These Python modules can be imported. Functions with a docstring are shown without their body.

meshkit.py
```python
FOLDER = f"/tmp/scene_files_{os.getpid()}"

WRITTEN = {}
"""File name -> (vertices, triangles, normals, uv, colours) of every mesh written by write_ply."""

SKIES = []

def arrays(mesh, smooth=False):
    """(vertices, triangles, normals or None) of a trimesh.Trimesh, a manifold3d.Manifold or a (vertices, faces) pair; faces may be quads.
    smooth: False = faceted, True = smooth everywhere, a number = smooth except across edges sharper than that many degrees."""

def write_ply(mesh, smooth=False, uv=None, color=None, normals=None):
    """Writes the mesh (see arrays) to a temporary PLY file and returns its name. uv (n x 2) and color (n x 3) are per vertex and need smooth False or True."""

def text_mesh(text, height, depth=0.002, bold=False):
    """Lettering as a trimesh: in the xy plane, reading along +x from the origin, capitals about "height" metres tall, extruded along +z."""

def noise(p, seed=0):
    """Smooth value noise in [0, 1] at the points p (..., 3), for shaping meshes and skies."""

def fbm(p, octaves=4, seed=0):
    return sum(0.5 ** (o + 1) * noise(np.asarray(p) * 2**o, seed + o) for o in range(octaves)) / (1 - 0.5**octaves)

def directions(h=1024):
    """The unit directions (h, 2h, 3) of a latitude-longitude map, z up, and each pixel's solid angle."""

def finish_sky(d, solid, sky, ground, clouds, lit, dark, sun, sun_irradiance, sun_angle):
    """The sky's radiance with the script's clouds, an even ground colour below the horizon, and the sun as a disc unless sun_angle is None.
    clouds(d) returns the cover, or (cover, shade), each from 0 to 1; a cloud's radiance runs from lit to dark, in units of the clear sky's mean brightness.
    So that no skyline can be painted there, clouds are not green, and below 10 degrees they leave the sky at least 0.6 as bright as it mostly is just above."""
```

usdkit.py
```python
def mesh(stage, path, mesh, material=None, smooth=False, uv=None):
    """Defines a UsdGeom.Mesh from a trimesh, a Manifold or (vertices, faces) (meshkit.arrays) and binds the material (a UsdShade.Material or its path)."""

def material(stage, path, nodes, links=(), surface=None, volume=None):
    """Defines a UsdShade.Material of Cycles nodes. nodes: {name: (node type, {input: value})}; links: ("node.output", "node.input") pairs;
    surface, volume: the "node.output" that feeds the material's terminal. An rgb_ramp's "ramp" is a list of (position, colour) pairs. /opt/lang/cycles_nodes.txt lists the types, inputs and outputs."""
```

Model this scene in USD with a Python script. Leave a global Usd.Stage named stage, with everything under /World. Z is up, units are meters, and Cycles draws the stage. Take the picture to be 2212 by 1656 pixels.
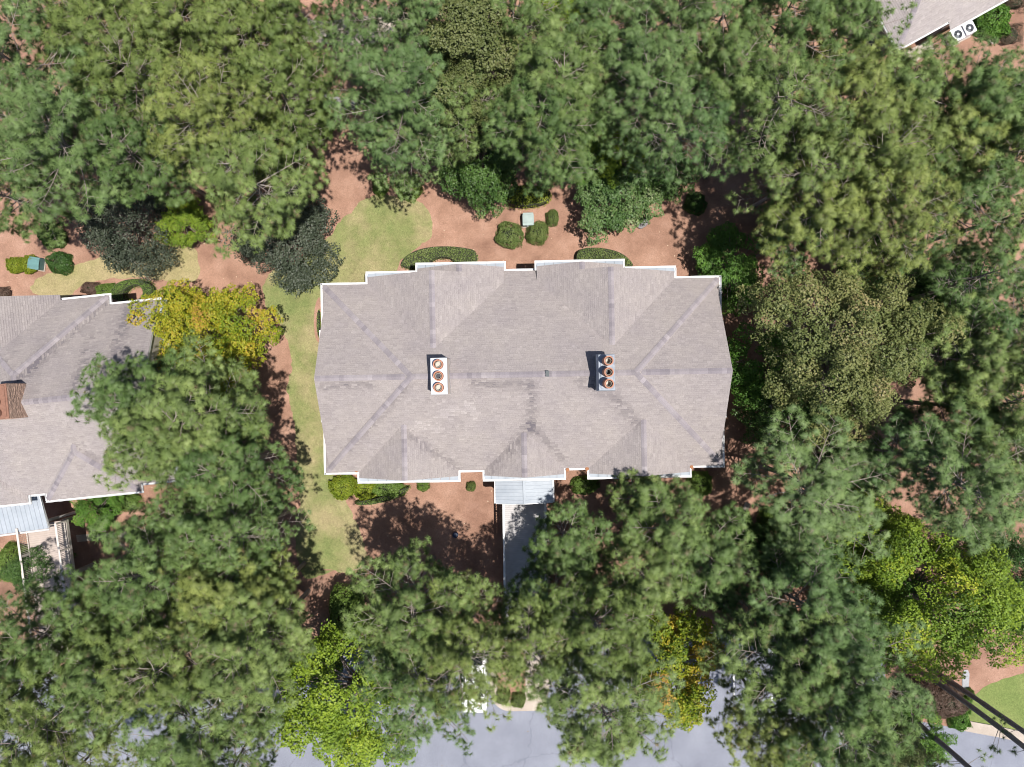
import math, random
import numpy as np, trimesh, usdkit, meshkit
from shapely.geometry import Polygon, box as sbox, Point, LineString, MultiPolygon
from shapely.ops import unary_union
from shapely import contains_xy
from pxr import Usd, UsdGeom, UsdLux, UsdShade, Sdf, Gf, Vt

stage = Usd.Stage.CreateInMemory()
UsdGeom.SetStageUpAxis(stage, 'Z'); UsdGeom.SetStageMetersPerUnit(stage, 1.0)
UsdGeom.Xform.Define(stage, '/World'); UsdGeom.Scope.Define(stage, '/World/Looks')
# ------------------------------------------------------------------ camera, sky, sun, exposure
H = 53.0                                    # flying height of the camera
cam = UsdGeom.Camera.Define(stage, '/World/camera')
cam.AddTranslateOp().Set(Gf.Vec3d(0, 0, H))
cam.CreateHorizontalApertureAttr(36.0); cam.CreateFocalLengthAttr(25.0)
cam.CreateFStopAttr(0.0); cam.CreateClippingRangeAttr(Gf.Vec2f(0.1, 2000))
EXPOSURE = 0.58
cam.CreateExposureAttr(EXPOSURE)
SUN = np.array([0.22, -0.13, 1.0]); SUN /= np.linalg.norm(SUN)
ELEV = math.asin(SUN[2]); ROT = math.atan2(SUN[0], SUN[1])
SKY_STRENGTH, SUN_INTENSITY = 0.078, 1.22
sky = UsdLux.DomeLight.Define(stage, '/World/sky')
sky.GetPrim().SetCustomDataByKey('kind', 'structure')
sm = usdkit.material(stage, '/World/Looks/sky_look', {
    's': ('sky_texture', {'sky_type': 'single_scattering', 'sun_disc': False, 'sun_elevation': ELEV, 'sun_rotation': ROT}),
    'b': ('background_shader', {'strength': SKY_STRENGTH})}, [('s.color', 'b.color')], surface='b.background')
UsdShade.MaterialBindingAPI.Apply(sky.GetPrim()).Bind(sm)
sun = UsdLux.DistantLight.Define(stage, '/World/sun')
sun.CreateNormalizeAttr(True); sun.CreateIntensityAttr(SUN_INTENSITY); sun.CreateAngleAttr(0.53)
sun.CreateColorAttr(Gf.Vec3f(1.0, 0.955, 0.88))
rt = Gf.Rotation(Gf.Vec3d(0, 0, 1), Gf.Vec3d(*map(float, SUN)))
sun.AddTransformOp().Set(Gf.Matrix4d().SetRotate(rt))

# ------------------------------------------------------------------ helpers
K = 2 * H * 0.72 / 2212.0                   # metres on the ground per survey unit
rnd = np.random.default_rng(7)
def at(dx, dy, z=0.0):
    """survey point (east, south) seen at height z -> world x, y"""
    f = K * (H - z) / H
    return (dx - 1106) * f, (828 - dy) * f
def at3(dx, dy, z): return (*at(dx, dy, z), z)
BANK0, BANK1, PLAT = -13.6, -17.0, 2.0
def terrain(x, y):
    t = np.clip((BANK0 - np.asarray(y, float)) / (BANK0 - BANK1), 0, 1)
    return PLAT * t * t * (3 - 2 * t)
def gat(dx, dy):
    """survey point on the ground"""
    z = 0.0
    for _ in range(12):
        x, y = at(dx, dy, z); z = float(terrain(x, y))
    return x, y, z
def nz(p): return 2 * meshkit.noise(p) - 1
used = {}
def path_for(name, parent=None):
    base = (str(parent) if parent else '/World') + '/' + name
    k = used.get(base, 0); used[base] = k + 1
    return base if k == 0 else f'{base}_{k:03d}'
def tag(p, label=None, cat=None, group=None, kind=None):
    p = p.GetPrim() if hasattr(p, 'GetPrim') else p
    for k, v in (('label', label), ('category', cat), ('group', group), ('kind', kind)):
        if v: p.SetCustomDataByKey(k, v)
    return p
def obj(name, mesh, mat, parent=None, smooth=False, tint=None, kind=None, normals=None):
    pth = path_for(name, parent.GetPath() if parent is not None else None)
    m = usdkit.mesh(stage, pth, mesh, mat, smooth=smooth)
    if normals is not None:
        m.CreateNormalsAttr(Vt.Vec3fArray.FromNumpy(np.asarray(normals, np.float32))); m.SetNormalsInterpolation('vertex')
    if tint is not None:
        UsdGeom.PrimvarsAPI(m).CreatePrimvar('tint', Sdf.ValueTypeNames.FloatArray, 'vertex').Set(Vt.FloatArray.FromNumpy(np.asarray(tint, np.float32)))
    if kind: m.GetPrim().SetCustomDataByKey('kind', kind)
    return m.GetPrim()
def thing(name, label, cat, loc=(0, 0, 0), rot=0.0, group=None, scale=None):
    x = UsdGeom.Xform.Define(stage, path_for(name))
    x.AddTranslateOp().Set(Gf.Vec3d(*map(float, loc)))
    if rot: x.AddRotateZOp().Set(float(rot))
    if scale is not None: x.AddScaleOp().Set(Gf.Vec3f(*map(float, scale)))
    return tag(x, label, cat, group)
CLASSES = {}
def proto(key):
    """a class prim holding the parts of a kind; things reference it"""
    c = stage.CreateClassPrim('/kinds_' + key); return c
def place(name, key, label, cat, loc, rot=0.0, scale=(1, 1, 1), group=None):
    x = thing(name, label, cat, loc, rot, group, scale)
    x.GetReferences().AddInternalReference('/kinds_' + key); x.SetInstanceable(True)
    return x
def B(x0, x1, y0, y1, z0, z1):
    m = trimesh.creation.box((abs(x1 - x0), abs(y1 - y0), abs(z1 - z0)))
    m.apply_translation(((x0 + x1) / 2, (y0 + y1) / 2, (z0 + z1) / 2)); return m
def rbox(cx, cy, cz, sx, sy, sz, bev=0.02):
    """box with chamfered edges"""
    v = []
    for a in (-1, 1):
        for b in (-1, 1):
            for c in (-1, 1):
                for k in range(3):
                    p = [a * sx / 2, b * sy / 2, c * sz / 2]
                    for j in range(3):
                        if j != k: p[j] -= (a, b, c)[j] * bev
                    v.append(p)
    m = trimesh.convex.convex_hull(np.array(v)); m.apply_translation((cx, cy, cz)); return m
def cat(ms):
    return trimesh.util.concatenate([trimesh.Trimesh(*m, process=False) if isinstance(m, tuple) else m for m in ms])
def beam(p, q, w, h, up=(0, 0, 1)):
    """bar from p to q, w across, h high, its top face centre line on p-q"""
    p, q = np.array(p, float), np.array(q, float); d = q - p; L = np.linalg.norm(d); d /= L
    s = np.cross(d, up); s /= np.linalg.norm(s); u = np.cross(s, d)
    m = trimesh.creation.box((L, w, h)); m.apply_translation((L / 2, 0, -h / 2))
    T = np.eye(4); T[:3, 0], T[:3, 1], T[:3, 2], T[:3, 3] = d, -s, u, p
    m.apply_transform(T); return m
def tube(pts, rad, sides=5):
    p = np.asarray(pts, float); n = len(p); rad = np.broadcast_to(rad, (n,))
    t = np.gradient(p, axis=0); t /= np.linalg.norm(t, axis=1, keepdims=True) + 1e-12
    a = np.cross(t, np.where(np.abs(t[:, 2:]) < 0.9, [0, 0, 1.0], [1.0, 0, 0])); a /= np.linalg.norm(a, axis=1, keepdims=True) + 1e-12
    b = np.cross(t, a); g = np.arange(sides) * 2 * np.pi / sides
    v = p[:, None] + rad[:, None, None] * (np.cos(g)[None, :, None] * a[:, None] + np.sin(g)[None, :, None] * b[:, None])
    i, j = np.meshgrid(np.arange(n - 1), np.arange(sides), indexing='ij')
    q = np.stack([i * sides + j, i * sides + (j + 1) % sides, (i + 1) * sides + (j + 1) % sides, (i + 1) * sides + j], -1).reshape(-1, 4)
    f = np.vstack([q[:, [0, 1, 2]], q[:, [0, 2, 3]]])
    v = np.vstack([v.reshape(-1, 3), p[-1:]]); k = (n - 1) * sides
    f = np.vstack([f, [[k + j, k + (j + 1) % sides, len(v) - 1] for j in range(sides)]])
    return v, f
def merge(parts):
    vs, fs, o = [], [], 0
    for v, f in parts:
        vs.append(v); fs.append(f + o); o += len(v)
    return np.vstack(vs), np.vstack(fs)
def lathe(prof, n=24):
    return trimesh.creation.revolve(np.array(prof, float), sections=n)
def extrude(poly, h, z=0.0):
    m = trimesh.creation.extrude_polygon(poly, h); m.apply_translation((0, 0, z)); return m
def smooth_poly(pts, it=2):
    p = np.array(pts, float)
    for _ in range(it):
        q = np.roll(p, -1, 0); p = np.stack([.75 * p + .25 * q, .25 * p + .75 * q], 1).reshape(-1, 2)
    return p

# ------------------------------------------------------------------ materials
def M(name, nodes, links, surface='p.BSDF'):
    return usdkit.material(stage, '/World/Looks/' + name, nodes, links, surface=surface)
def plain(name, col, rough=0.6, noise=0.0, scale=4.0, metal=0.0, bump=0.0, spec=0.4):
    n = {'p': ('principled_bsdf', {'base_color': col, 'roughness': rough, 'metallic': metal, 'specular_ior_level': spec})}; l = []
    if noise or bump:
        n['g'] = ('geometry', {}); n['n'] = ('noise_texture', {'scale': scale, 'detail': 5.0, 'roughness': 0.65}); l.append(('g.position', 'n.vector'))
    if noise:
        c = np.array(col)
        n['r'] = ('rgb_ramp', {'ramp': [(0.3, tuple(c * (1 - noise))), (0.7, tuple(np.minimum(c * (1 + noise), 0.95)))]})
        l += [('n.fac', 'r.fac'), ('r.color', 'p.base_color')]
    if bump:
        n['b'] = ('bump', {'strength': bump, 'distance': 0.02}); l += [('n.fac', 'b.height'), ('b.normal', 'p.normal')]
    return M(name, n, l)
def foliage(name, ramp, transl=0.35, rough=0.6, bark=None, vary=0.0):
    """leaves: colour by the mesh's own tint, a little by individual; some light passes through"""
    n = {'a': ('attribute', {'attribute': 'tint'}), 'o': ('object_info', {}),
         'r': ('rgb_ramp', {'ramp': ramp}),
         'h': ('hsv', {'hue': 0.5, 'saturation': 1.0, 'value': 1.0, 'fac': 1.0}),
         'm': ('math', {'math_type': 'multiply_add', 'value2': vary, 'value3': 1.0 - vary / 2}),
         'm2': ('math', {'math_type': 'multiply_add', 'value2': -vary * 0.10, 'value3': 0.5 + vary * 0.05}),
         'p': ('principled_bsdf', {'roughness': rough, 'specular_ior_level': 0.35}),
         't': ('translucent_bsdf', {}), 'x': ('mix_closure', {'fac': transl})}
    l = [('a.fac', 'r.fac'), ('r.color', 'h.color'), ('o.random', 'm.value1'), ('m.value', 'h.value'), ('o.random', 'm2.value1'), ('m2.value', 'h.hue'),
         ('h.color', 'p.base_color'), ('h.color', 't.color'), ('p.BSDF', 'x.closure1'), ('t.BSDF', 'x.closure2')]
    return M(name, n, l, surface='x.closure')
PINE = {
 'green':  [(0, (0.212, 0.171, 0.090)), (.12, (0.064, 0.105, 0.032)), (.55, (0.143, 0.220, 0.064)), (1, (0.260, 0.347, 0.114))],
 'blue':   [(0, (0.201, 0.171, 0.101)), (.12, (0.061, 0.106, 0.036)), (.55, (0.134, 0.218, 0.072)), (1, (0.239, 0.336, 0.125))],
 'olive':  [(0, (0.223, 0.176, 0.080)), (.12, (0.074, 0.107, 0.028)), (.55, (0.164, 0.222, 0.057)), (1, (0.286, 0.352, 0.104))],
}
mat = {}
for k, r in PINE.items(): mat['pine_' + k] = foliage('pine_needles_' + k, r, 0.28, 0.55, vary=0.30)
LEAF = {
 'yellow': [(0, (.06, .12, .010)), (.35, (.17, .235, .015)), (.6, (.33, .33, .022)), (.82, (.43, .32, .035)), (1, (.42, .23, .07))],
 'lime':   [(0, (.045, .095, .010)), (.5, (.155, .245, .022)), (.85, (.27, .355, .03)), (1, (.40, .43, .04))],
 'bright': [(0, (.045, .11, .015)), (.5, (.085, .19, .025)), (.9, (.15, .28, .04)), (1, (.24, .34, .06))],
 'holly':  [(0, (.025, .06, .014)), (.5, (.055, .118, .024)), (.9, (.10, .185, .045)), (1, (.17, .25, .08))],
 'plum':   [(0, (.028, .038, .025)), (.5, (.060, .078, .050)), (.9, (.105, .12, .085)), (1, (.15, .14, .11))],
 'oak':    [(0, (.07, .10, .028)), (.45, (.14, .17, .052)), (.8, (.23, .235, .085)), (1, (.32, .26, .12))],
 'cedar':  [(0, (.07, .085, .025)), (.5, (.12, .145, .045)), (1, (.19, .20, .075))],
 'magnolia': [(0, (.04, .085, .02)), (.5, (.085, .16, .045)), (.85, (.17, .24, .09)), (1, (.33, .36, .20))],
 'box':    [(0, (.07, .115, .03)), (.5, (.145, .20, .055)), (.9, (.23, .265, .09)), (1, (.29, .26, .12))],
 'hedge':  [(0, (.065, .12, .02)), (.5, (.135, .215, .04)), (1, (.22, .31, .07))],
 'gold':   [(0, (.08, .13, .012)), (.5, (.19, .25, .02)), (1, (.36, .37, .04))],
 'redbush': [(0, (.07, .045, .035)), (.5, (.15, .10, .075)), (1, (.22, .15, .12))],
 'brown':  [(0, (.06, .045, .03)), (.5, (.12, .085, .055)), (1, (.19, .13, .08))],
}
for k, r in LEAF.items(): mat[k] = foliage('leaves_' + k, r, 0.30, 0.5 if k not in ('holly', 'plum', 'magnolia') else 0.38, vary=0.10)
mat['bark'] = plain('bark', (.19, .155, .14), 0.9, 0.45, 9.0, bump=0.6)
mat['bark_dark'] = plain('bark_dark', (.085, .075, .075), 0.9, 0.4, 9.0, bump=0.6)
mat['twig'] = plain('twig', (.25, .215, .19), 0.85, 0.25, 5.0)
mat['core'] = plain('bush_core', (.03, .035, .018), 0.95)
mat['white'] = plain('white_paint', (.60, .60, .61), 0.5, 0.13, 2.6)
mat['offwhite'] = plain('cream_paint', (.52, .47, .43), 0.5, 0.06, 2.0)
mat['metal'] = M('pale_metal_roofing', {'g': ('geometry', {}), 'n': ('noise_texture', {'scale': 1.3, 'detail': 6.0}), 'r': ('rgb_ramp', {'ramp': [(.3, (.26, .29, .335)), (.7, (.335, .365, .41))]}),
    'p': ('principled_bsdf', {'roughness': 0.6, 'metallic': 0.0, 'specular_ior_level': .3})}, [('g.position', 'n.vector'), ('n.fac', 'r.fac'), ('r.color', 'p.base_color')])
mat['zinc'] = M('zinc_cap', {'g': ('geometry', {}), 'n': ('noise_texture', {'scale': 3.0, 'detail': 6.0}), 'r': ('rgb_ramp', {'ramp': [(.3, (.17, .19, .225)), (.7, (.33, .355, .40))]}),
    'p': ('principled_bsdf', {'roughness': 0.75, 'metallic': 0.2, 'specular_ior_level': .3})}, [('g.position', 'n.vector'), ('n.fac', 'r.fac'), ('r.color', 'p.base_color')])
mat['zinc_glare'] = plain('cap_metal_glare', (.42, .45, .50), 0.4, 0.16, 2.2, metal=0.15)  # left chimney cap: sun and sky glare put into the metal colour
mat['flashing'] = plain('lead_flashing', (.16, .165, .18), 0.55, 0.2, 4.0, metal=.4)
mat['terracotta'] = plain('terracotta', (.36, .165, .105), 0.75, 0.15, 8.0)
mat['terracotta_dark'] = plain('terracotta_dark', (.20, .10, .07), 0.8, 0.2, 8.0)
mat['flue'] = plain('flue_inside', (.40, .37, .33), 0.8)
mat['soot'] = plain('soot', (.05, .05, .06), 0.9)
mat['stucco'] = plain('stucco', (.62, .52, .45), 0.9, 0.08, 6.0, bump=0.2)
mat['siding'] = plain('siding', (.46, .42, .37), 0.7, 0.05, 2.0)
mat['dark_wall'] = plain('dark_siding', (.075, .085, .09), 0.7, 0.1, 2.0)
mat['deck'] = plain('deck_boards', (.37, .31, .28), 0.75, 0.10, 3.0)
mat['deck_shaded'] = plain('deck_boards_shaded', (.40, .385, .39), 0.75, 0.12, 3.0)  # deck boards with the shade of the pines put into the colour
mat['rust'] = plain('rust_stain', (.27, .12, .06), 0.9)
def brickmat(name, c1, c2, mortar, scale=1.0):
    return M(name, {'t': ('texture_coordinate', {}), 'mp': ('mapping', {'rotation': (math.pi / 2, 0, 0), 'scale': (1, 1, 1)}),
        'b': ('brick_texture', {'color1': c1, 'color2': c2, 'mortar': mortar, 'scale': scale, 'mortar_size': 0.012, 'brick_width': 0.22, 'row_height': 0.075}),
        'bu': ('bump', {'strength': 0.5, 'distance': 0.01}), 'p': ('principled_bsdf', {'roughness': 0.85})},
        [('t.object', 'mp.vector'), ('mp.vector', 'b.vector'), ('b.color', 'p.base_color'), ('b.fac', 'bu.height'), ('bu.normal', 'p.normal')])
mat['brick'] = plain('weathered_brick', (.42, .29, .23), 0.9, 0.35, 5.0)
mat['mortar'] = plain('mortar', (.25, .19, .16), 0.95)
# shingles: colour by each tab's own tone and by dark streaks left by rain, plus painted slope shade
def shinglemat(name, lo, mid, hi):
    return M(name, {'a': ('attribute', {'attribute': 'tint'}), 'g': ('geometry', {}),
        'r': ('rgb_ramp', {'ramp': [(0, (.11, .10, .115)), (.2, lo), (.5, mid), (.8, hi), (1, (.62, .63, .64))]}),
        'n': ('noise_texture', {'scale': 0.55, 'detail': 6.0, 'roughness': 0.6}), 'nr': ('rgb_ramp', {'ramp': [(.3, (.90, .88, .92)), (.72, (1.05, 1.03, 1.02))]}),
        'n2': ('noise_texture', {'scale': 38.0, 'detail': 2.0}), 'nr2': ('rgb_ramp', {'ramp': [(.3, (.78, .78, .78)), (.7, (1.15, 1.15, 1.15))]}),
        'm1': ('mix', {'mix_type': 'multiply', 'fac': 1.0}), 'm2': ('mix', {'mix_type': 'multiply', 'fac': 1.0}),
        'p': ('principled_bsdf', {'roughness': 0.9, 'specular_ior_level': .3})},
        [('a.fac', 'r.fac'), ('g.position', 'n.vector'), ('g.position', 'n2.vector'), ('n.fac', 'nr.fac'), ('n2.fac', 'nr2.fac'),
         ('r.color', 'm1.color1'), ('nr.color', 'm1.color2'), ('m1.color', 'm2.color1'), ('nr2.color', 'm2.color2'), ('m2.color', 'p.base_color')])
mat['shingle'] = shinglemat('roof_shingles', (.195, .176, .174), (.276, .251, .244), (.37, .342, .33))
mat['ridge'] = shinglemat('ridge_shingles', (.17, .156, .17), (.228, .208, .222), (.31, .286, .297))
mat['felt'] = plain('roof_felt', (.12, .11, .11), 0.95)
# the ground
def groundmat(name, cols, scale, fine, bump, patch=None, speck=None, crack=None):
    n = {'g': ('geometry', {}), 'n': ('noise_texture', {'scale': scale, 'detail': 8.0, 'roughness': 0.62}), 'r': ('rgb_ramp', {'ramp': cols}),
         'f': ('noise_texture', {'scale': fine, 'detail': 3.0, 'roughness': 0.7, 'distortion': 1.5}), 'fr': ('rgb_ramp', {'ramp': [(.3, (.66, .66, .66)), (.7, (1.3, 1.3, 1.3))]}),
         'm': ('mix', {'mix_type': 'multiply', 'fac': 1.0}), 'b': ('bump', {'strength': bump, 'distance': 0.03}), 'p': ('principled_bsdf', {'roughness': 0.95, 'specular_ior_level': .2})}
    l = [('g.position', 'n.vector'), ('g.position', 'f.vector'), ('n.fac', 'r.fac'), ('f.fac', 'fr.fac'), ('r.color', 'm.color1'), ('fr.color', 'm.color2'), ('f.fac', 'b.height'), ('b.normal', 'p.normal')]
    last = 'm.color'
    if patch:
        n['n3'] = ('noise_texture', {'scale': patch[0], 'detail': 3.0}); n['r3'] = ('rgb_ramp', {'ramp': patch[1]}); n['m3'] = ('mix', {'mix_type': 'multiply', 'fac': 1.0})
        l += [('g.position', 'n3.vector'), ('n3.fac', 'r3.fac'), (last, 'm3.color1'), ('r3.color', 'm3.color2')]; last = 'm3.color'
    if speck:
        n['v'] = ('voronoi_texture', {'scale': speck[0]}); n['vr'] = ('rgb_ramp', {'ramp': [(0, (1, 1, 1)), (speck[1], (1, 1, 1)), (speck[1] + .015, (0, 0, 0)), (1, (0, 0, 0))]})
        n['m4'] = ('mix', {'mix_type': 'mix', 'color2': speck[2]})
        l += [('g.position', 'v.vector'), ('v.distance', 'vr.fac'), ('vr.color', 'm4.fac'), (last, 'm4.color1')]; last = 'm4.color'
    if crack:
        n['cn'] = ('noise_texture', {'scale': 0.8, 'detail': 4.0}); n['cm'] = ('vector_math', {'math_type': 'multiply_add', 'vector2': (2.2, 2.2, 2.2)})
        n['cv'] = ('voronoi_texture', {'scale': crack, 'feature': 'distance_to_edge'}); n['cr'] = ('rgb_ramp', {'ramp': [(0, (.72, .72, .74)), (.006, (.80, .80, .82)), (.012, (1, 1, 1)), (1, (1, 1, 1))]}); n['m5'] = ('mix', {'mix_type': 'multiply', 'fac': .6})
        l += [('g.position', 'cn.vector'), ('cn.color', 'cm.vector1'), ('g.position', 'cm.vector3'), ('cm.vector', 'cv.vector'), ('cv.distance', 'cr.fac'), (last, 'm5.color1'), ('cr.color', 'm5.color2')]; last = 'm5.color'
    l.append((last, 'p.base_color'))
    return M(name, n, l)
mat['straw'] = groundmat('pine_straw', [(.25, (.205, .116, .082)), (.5, (.282, .165, .119)), (.75, (.345, .213, .160))], 0.7, 14.0, 0.6,
    patch=(0.22, [(.28, (.74, .70, .70)), (.5, (1, 1, 1)), (.72, (1.14, 1.13, 1.13))]), speck=(1.5, .055, (.44, .33, .24)))
mat['lawn'] = groundmat('lawn_grass', [(.30, (.115, .155, .050)), (.46, (.175, .185, .075)), (.60, (.26, .222, .12)), (.8, (.30, .225, .145))], 0.24, 8.0, 0.4,
    patch=(0.9, [(.3, (.85, .87, .84)), (.7, (1.1, 1.1, 1.1))]))
mat['lawn_tan'] = groundmat('lawn_dry', [(.28, (.20, .19, .080)), (.5, (.28, .235, .125)), (.8, (.33, .25, .155))], 0.3, 8.0, 0.4,
    patch=(1.1, [(.3, (.87, .88, .84)), (.7, (1.08, 1.08, 1.08))]))
mat['lawn_green'] = groundmat('lawn_lush', [(.25, (.10, .145, .040)), (.6, (.165, .195, .065)), (.8, (.21, .205, .09))], 0.4, 8.0, 0.4)
mat['asphalt'] = groundmat('asphalt', [(.25, (.168, .178, .218)), (.55, (.203, .214, .257)), (.8, (.23, .241, .285))], 0.28, 30.0, 0.15,
    patch=(0.5, [(.3, (.88, .88, .90)), (.7, (1.07, 1.07, 1.07))]), speck=(.9, .03, (.20, .15, .09)), crack=0.16)
mat['concrete'] = groundmat('concrete', [(.3, (.32, .27, .23)), (.7, (.43, .37, .32))], 0.9, 25.0, 0.1)
mat['walk'] = groundmat('grey_walk', [(.3, (.27, .27, .29)), (.7, (.36, .36, .37))], 0.9, 25.0, 0.1)
mat['paint'] = plain('road_paint', (.72, .73, .75), 0.7, 0.12, 6.0)
mat['stone'] = plain('stone', (.20, .19, .20), 0.85, 0.4, 3.0, bump=0.4)
mat['teal'] = plain('utility_green', (.10, .20, .20), 0.5, 0.15, 3.0)
mat['utility_grey'] = plain('utility_grey', (.25, .31, .30), 0.5, 0.12, 3.0)
mat['ac_white'] = plain('unit_casing', (.68, .68, .72), 0.45)
mat['ac_dark'] = plain('unit_inside', (.17, .185, .21), 0.6)
mat['steel'] = plain('steel', (.45, .47, .5), 0.35, metal=0.8)
mat['car_white'] = M('car_paint', {'p': ('principled_bsdf', {'base_color': (.80, .81, .82), 'roughness': .25, 'coat_weight': .6, 'coat_roughness': .05})}, [])
mat['car_glass'] = M('car_glass', {'p': ('principled_bsdf', {'base_color': (.015, .018, .02), 'roughness': .06, 'specular_ior_level': .6})}, [])
mat['tyre'] = plain('tyre', (.03, .03, .032), 0.85)
mat['lamp_glass'] = plain('lamp_glass', (.75, .76, .78), 0.2)
mat['tail_lamp'] = plain('tail_lamp', (.42, .03, .03), 0.3)
mat['navy'] = plain('navy_cover', (.02, .04, .09), 0.5)
mat['glass'] = M('window_glass', {'p': ('principled_bsdf', {'base_color': (.03, .035, .04), 'roughness': .08, 'specular_ior_level': .6})}, [])

# ================================================================== THE SETTING
def grid_sheet(x0, x1, y0, y1, step, dz=0.0):
    xs = np.arange(x0, x1 + 1e-6, step); ys = np.arange(y0, y1 + 1e-6, step)
    X, Y = np.meshgrid(xs, ys, indexing='ij'); Z = terrain(X, Y) + dz
    return X, Y, Z
def quads(nx, ny):
    i, j = np.meshgrid(np.arange(nx - 1), np.arange(ny - 1), indexing='ij')
    a = i * ny + j
    q = np.stack([a, a + ny, a + ny + 1, a + 1], -1).reshape(-1, 4)
    return np.vstack([q[:, [0, 1, 2]], q[:, [0, 2, 3]]])
xs = np.concatenate([[-400, -200, -100], np.arange(-60, 60.1, 1.0), [100, 200, 400]])
ys = np.concatenate([[-400, -200, -100, -60, -40, -30], np.arange(-24, -10, 0.25), np.arange(-10, 45, 1.0), [60, 100, 200, 400]])
X, Y = np.meshgrid(xs, ys, indexing='ij')
Z = terrain(X, Y)
g = obj('ground', (np.stack([X, Y, Z], -1).reshape(-1, 3), quads(len(xs), len(ys))), mat['straw'], smooth=True)
tag(g, 'red brown pine straw ground', None, kind='structure')
def sheet(name, poly, material, dz, label=None, step=0.5):
    """a sheet draped on the ground, cut to poly"""
    poly = poly.buffer(0)
    polys = list(poly.geoms) if isinstance(poly, MultiPolygon) else [poly]
    vs, fs, o = [], [], 0
    for p in polys:
        v, f = trimesh.creation.triangulate_polygon(p.segmentize(step))
        m = trimesh.Trimesh(np.c_[v, 0 * v[:, 0]], f, process=False)
        ymin, ymax = m.bounds[0][1], m.bounds[1][1]
        if ymin < BANK0 and ymax > BANK1: m = m.subdivide_to_size(0.6, max_iter=8)
        v, f = np.array(m.vertices), np.array(m.faces)
        v[:, 2] = terrain(v[:, 0], v[:, 1]) + dz
        nrm = np.cross(v[f[:, 1]] - v[f[:, 0]], v[f[:, 2]] - v[f[:, 0]])[:, 2] < 0
        f[nrm] = f[nrm][:, ::-1]
        vs.append(v); fs.append(f + o); o += len(v)
    s = obj(name, (np.vstack(vs), np.vstack(fs)), material)
    return tag(s, label, None, kind='structure')
def gpoly(pts, it=2): return Polygon([gat(*p)[:2] for p in (smooth_poly(pts, it) if it else pts)])
# parking lot with its planted island
asphalt = Polygon([gat(*p)[:2] for p in ((-500, 1440), (120, 1440), (130, 1462), (660, 1440), (670, 1392), (1000, 1392), (1000, 1372), (1905, 1366), (1915, 1500), (1935, 1548), (2085, 1576), (2160, 1588), (2230, 1600), (2700, 1660), (2700, 2600), (-500, 2600))])
island = gpoly([(1058, 1300), (1058, 1470), (1062, 1512), (1086, 1534), (1125, 1534), (1190, 1532), (1190, 1300)], 2)
bed = gpoly([(1070, 1330), (1070, 1470), (1080, 1502), (1100, 1512), (1136, 1510), (1134, 1420), (1130, 1330)], 1)
isl = island.intersection(sbox(-40, -40, 40, -17.4))
sheet('parking_lot', asphalt.difference(isl.buffer(0.001)), mat['asphalt'], 0.008, 'smooth blue grey asphalt parking lot')
def slab(name, poly, material, h, label, z=None):
    """a paved slab that stands proud of the ground"""
    base = terrain(*poly.centroid.coords[0]) if z is None else z
    m = extrude(poly, h + 0.15, base - 0.15)
    return tag(obj(name, m, material), label, None, kind='structure')
slab('pavement', isl.difference(bed), mat['concrete'], 0.13, 'pale concrete pavement round the parking island', z=PLAT)
slab('planting_bed', bed.intersection(isl).buffer(-0.003), mat['straw'], 0.10, 'pine straw bed on the parking island', z=PLAT)
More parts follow.
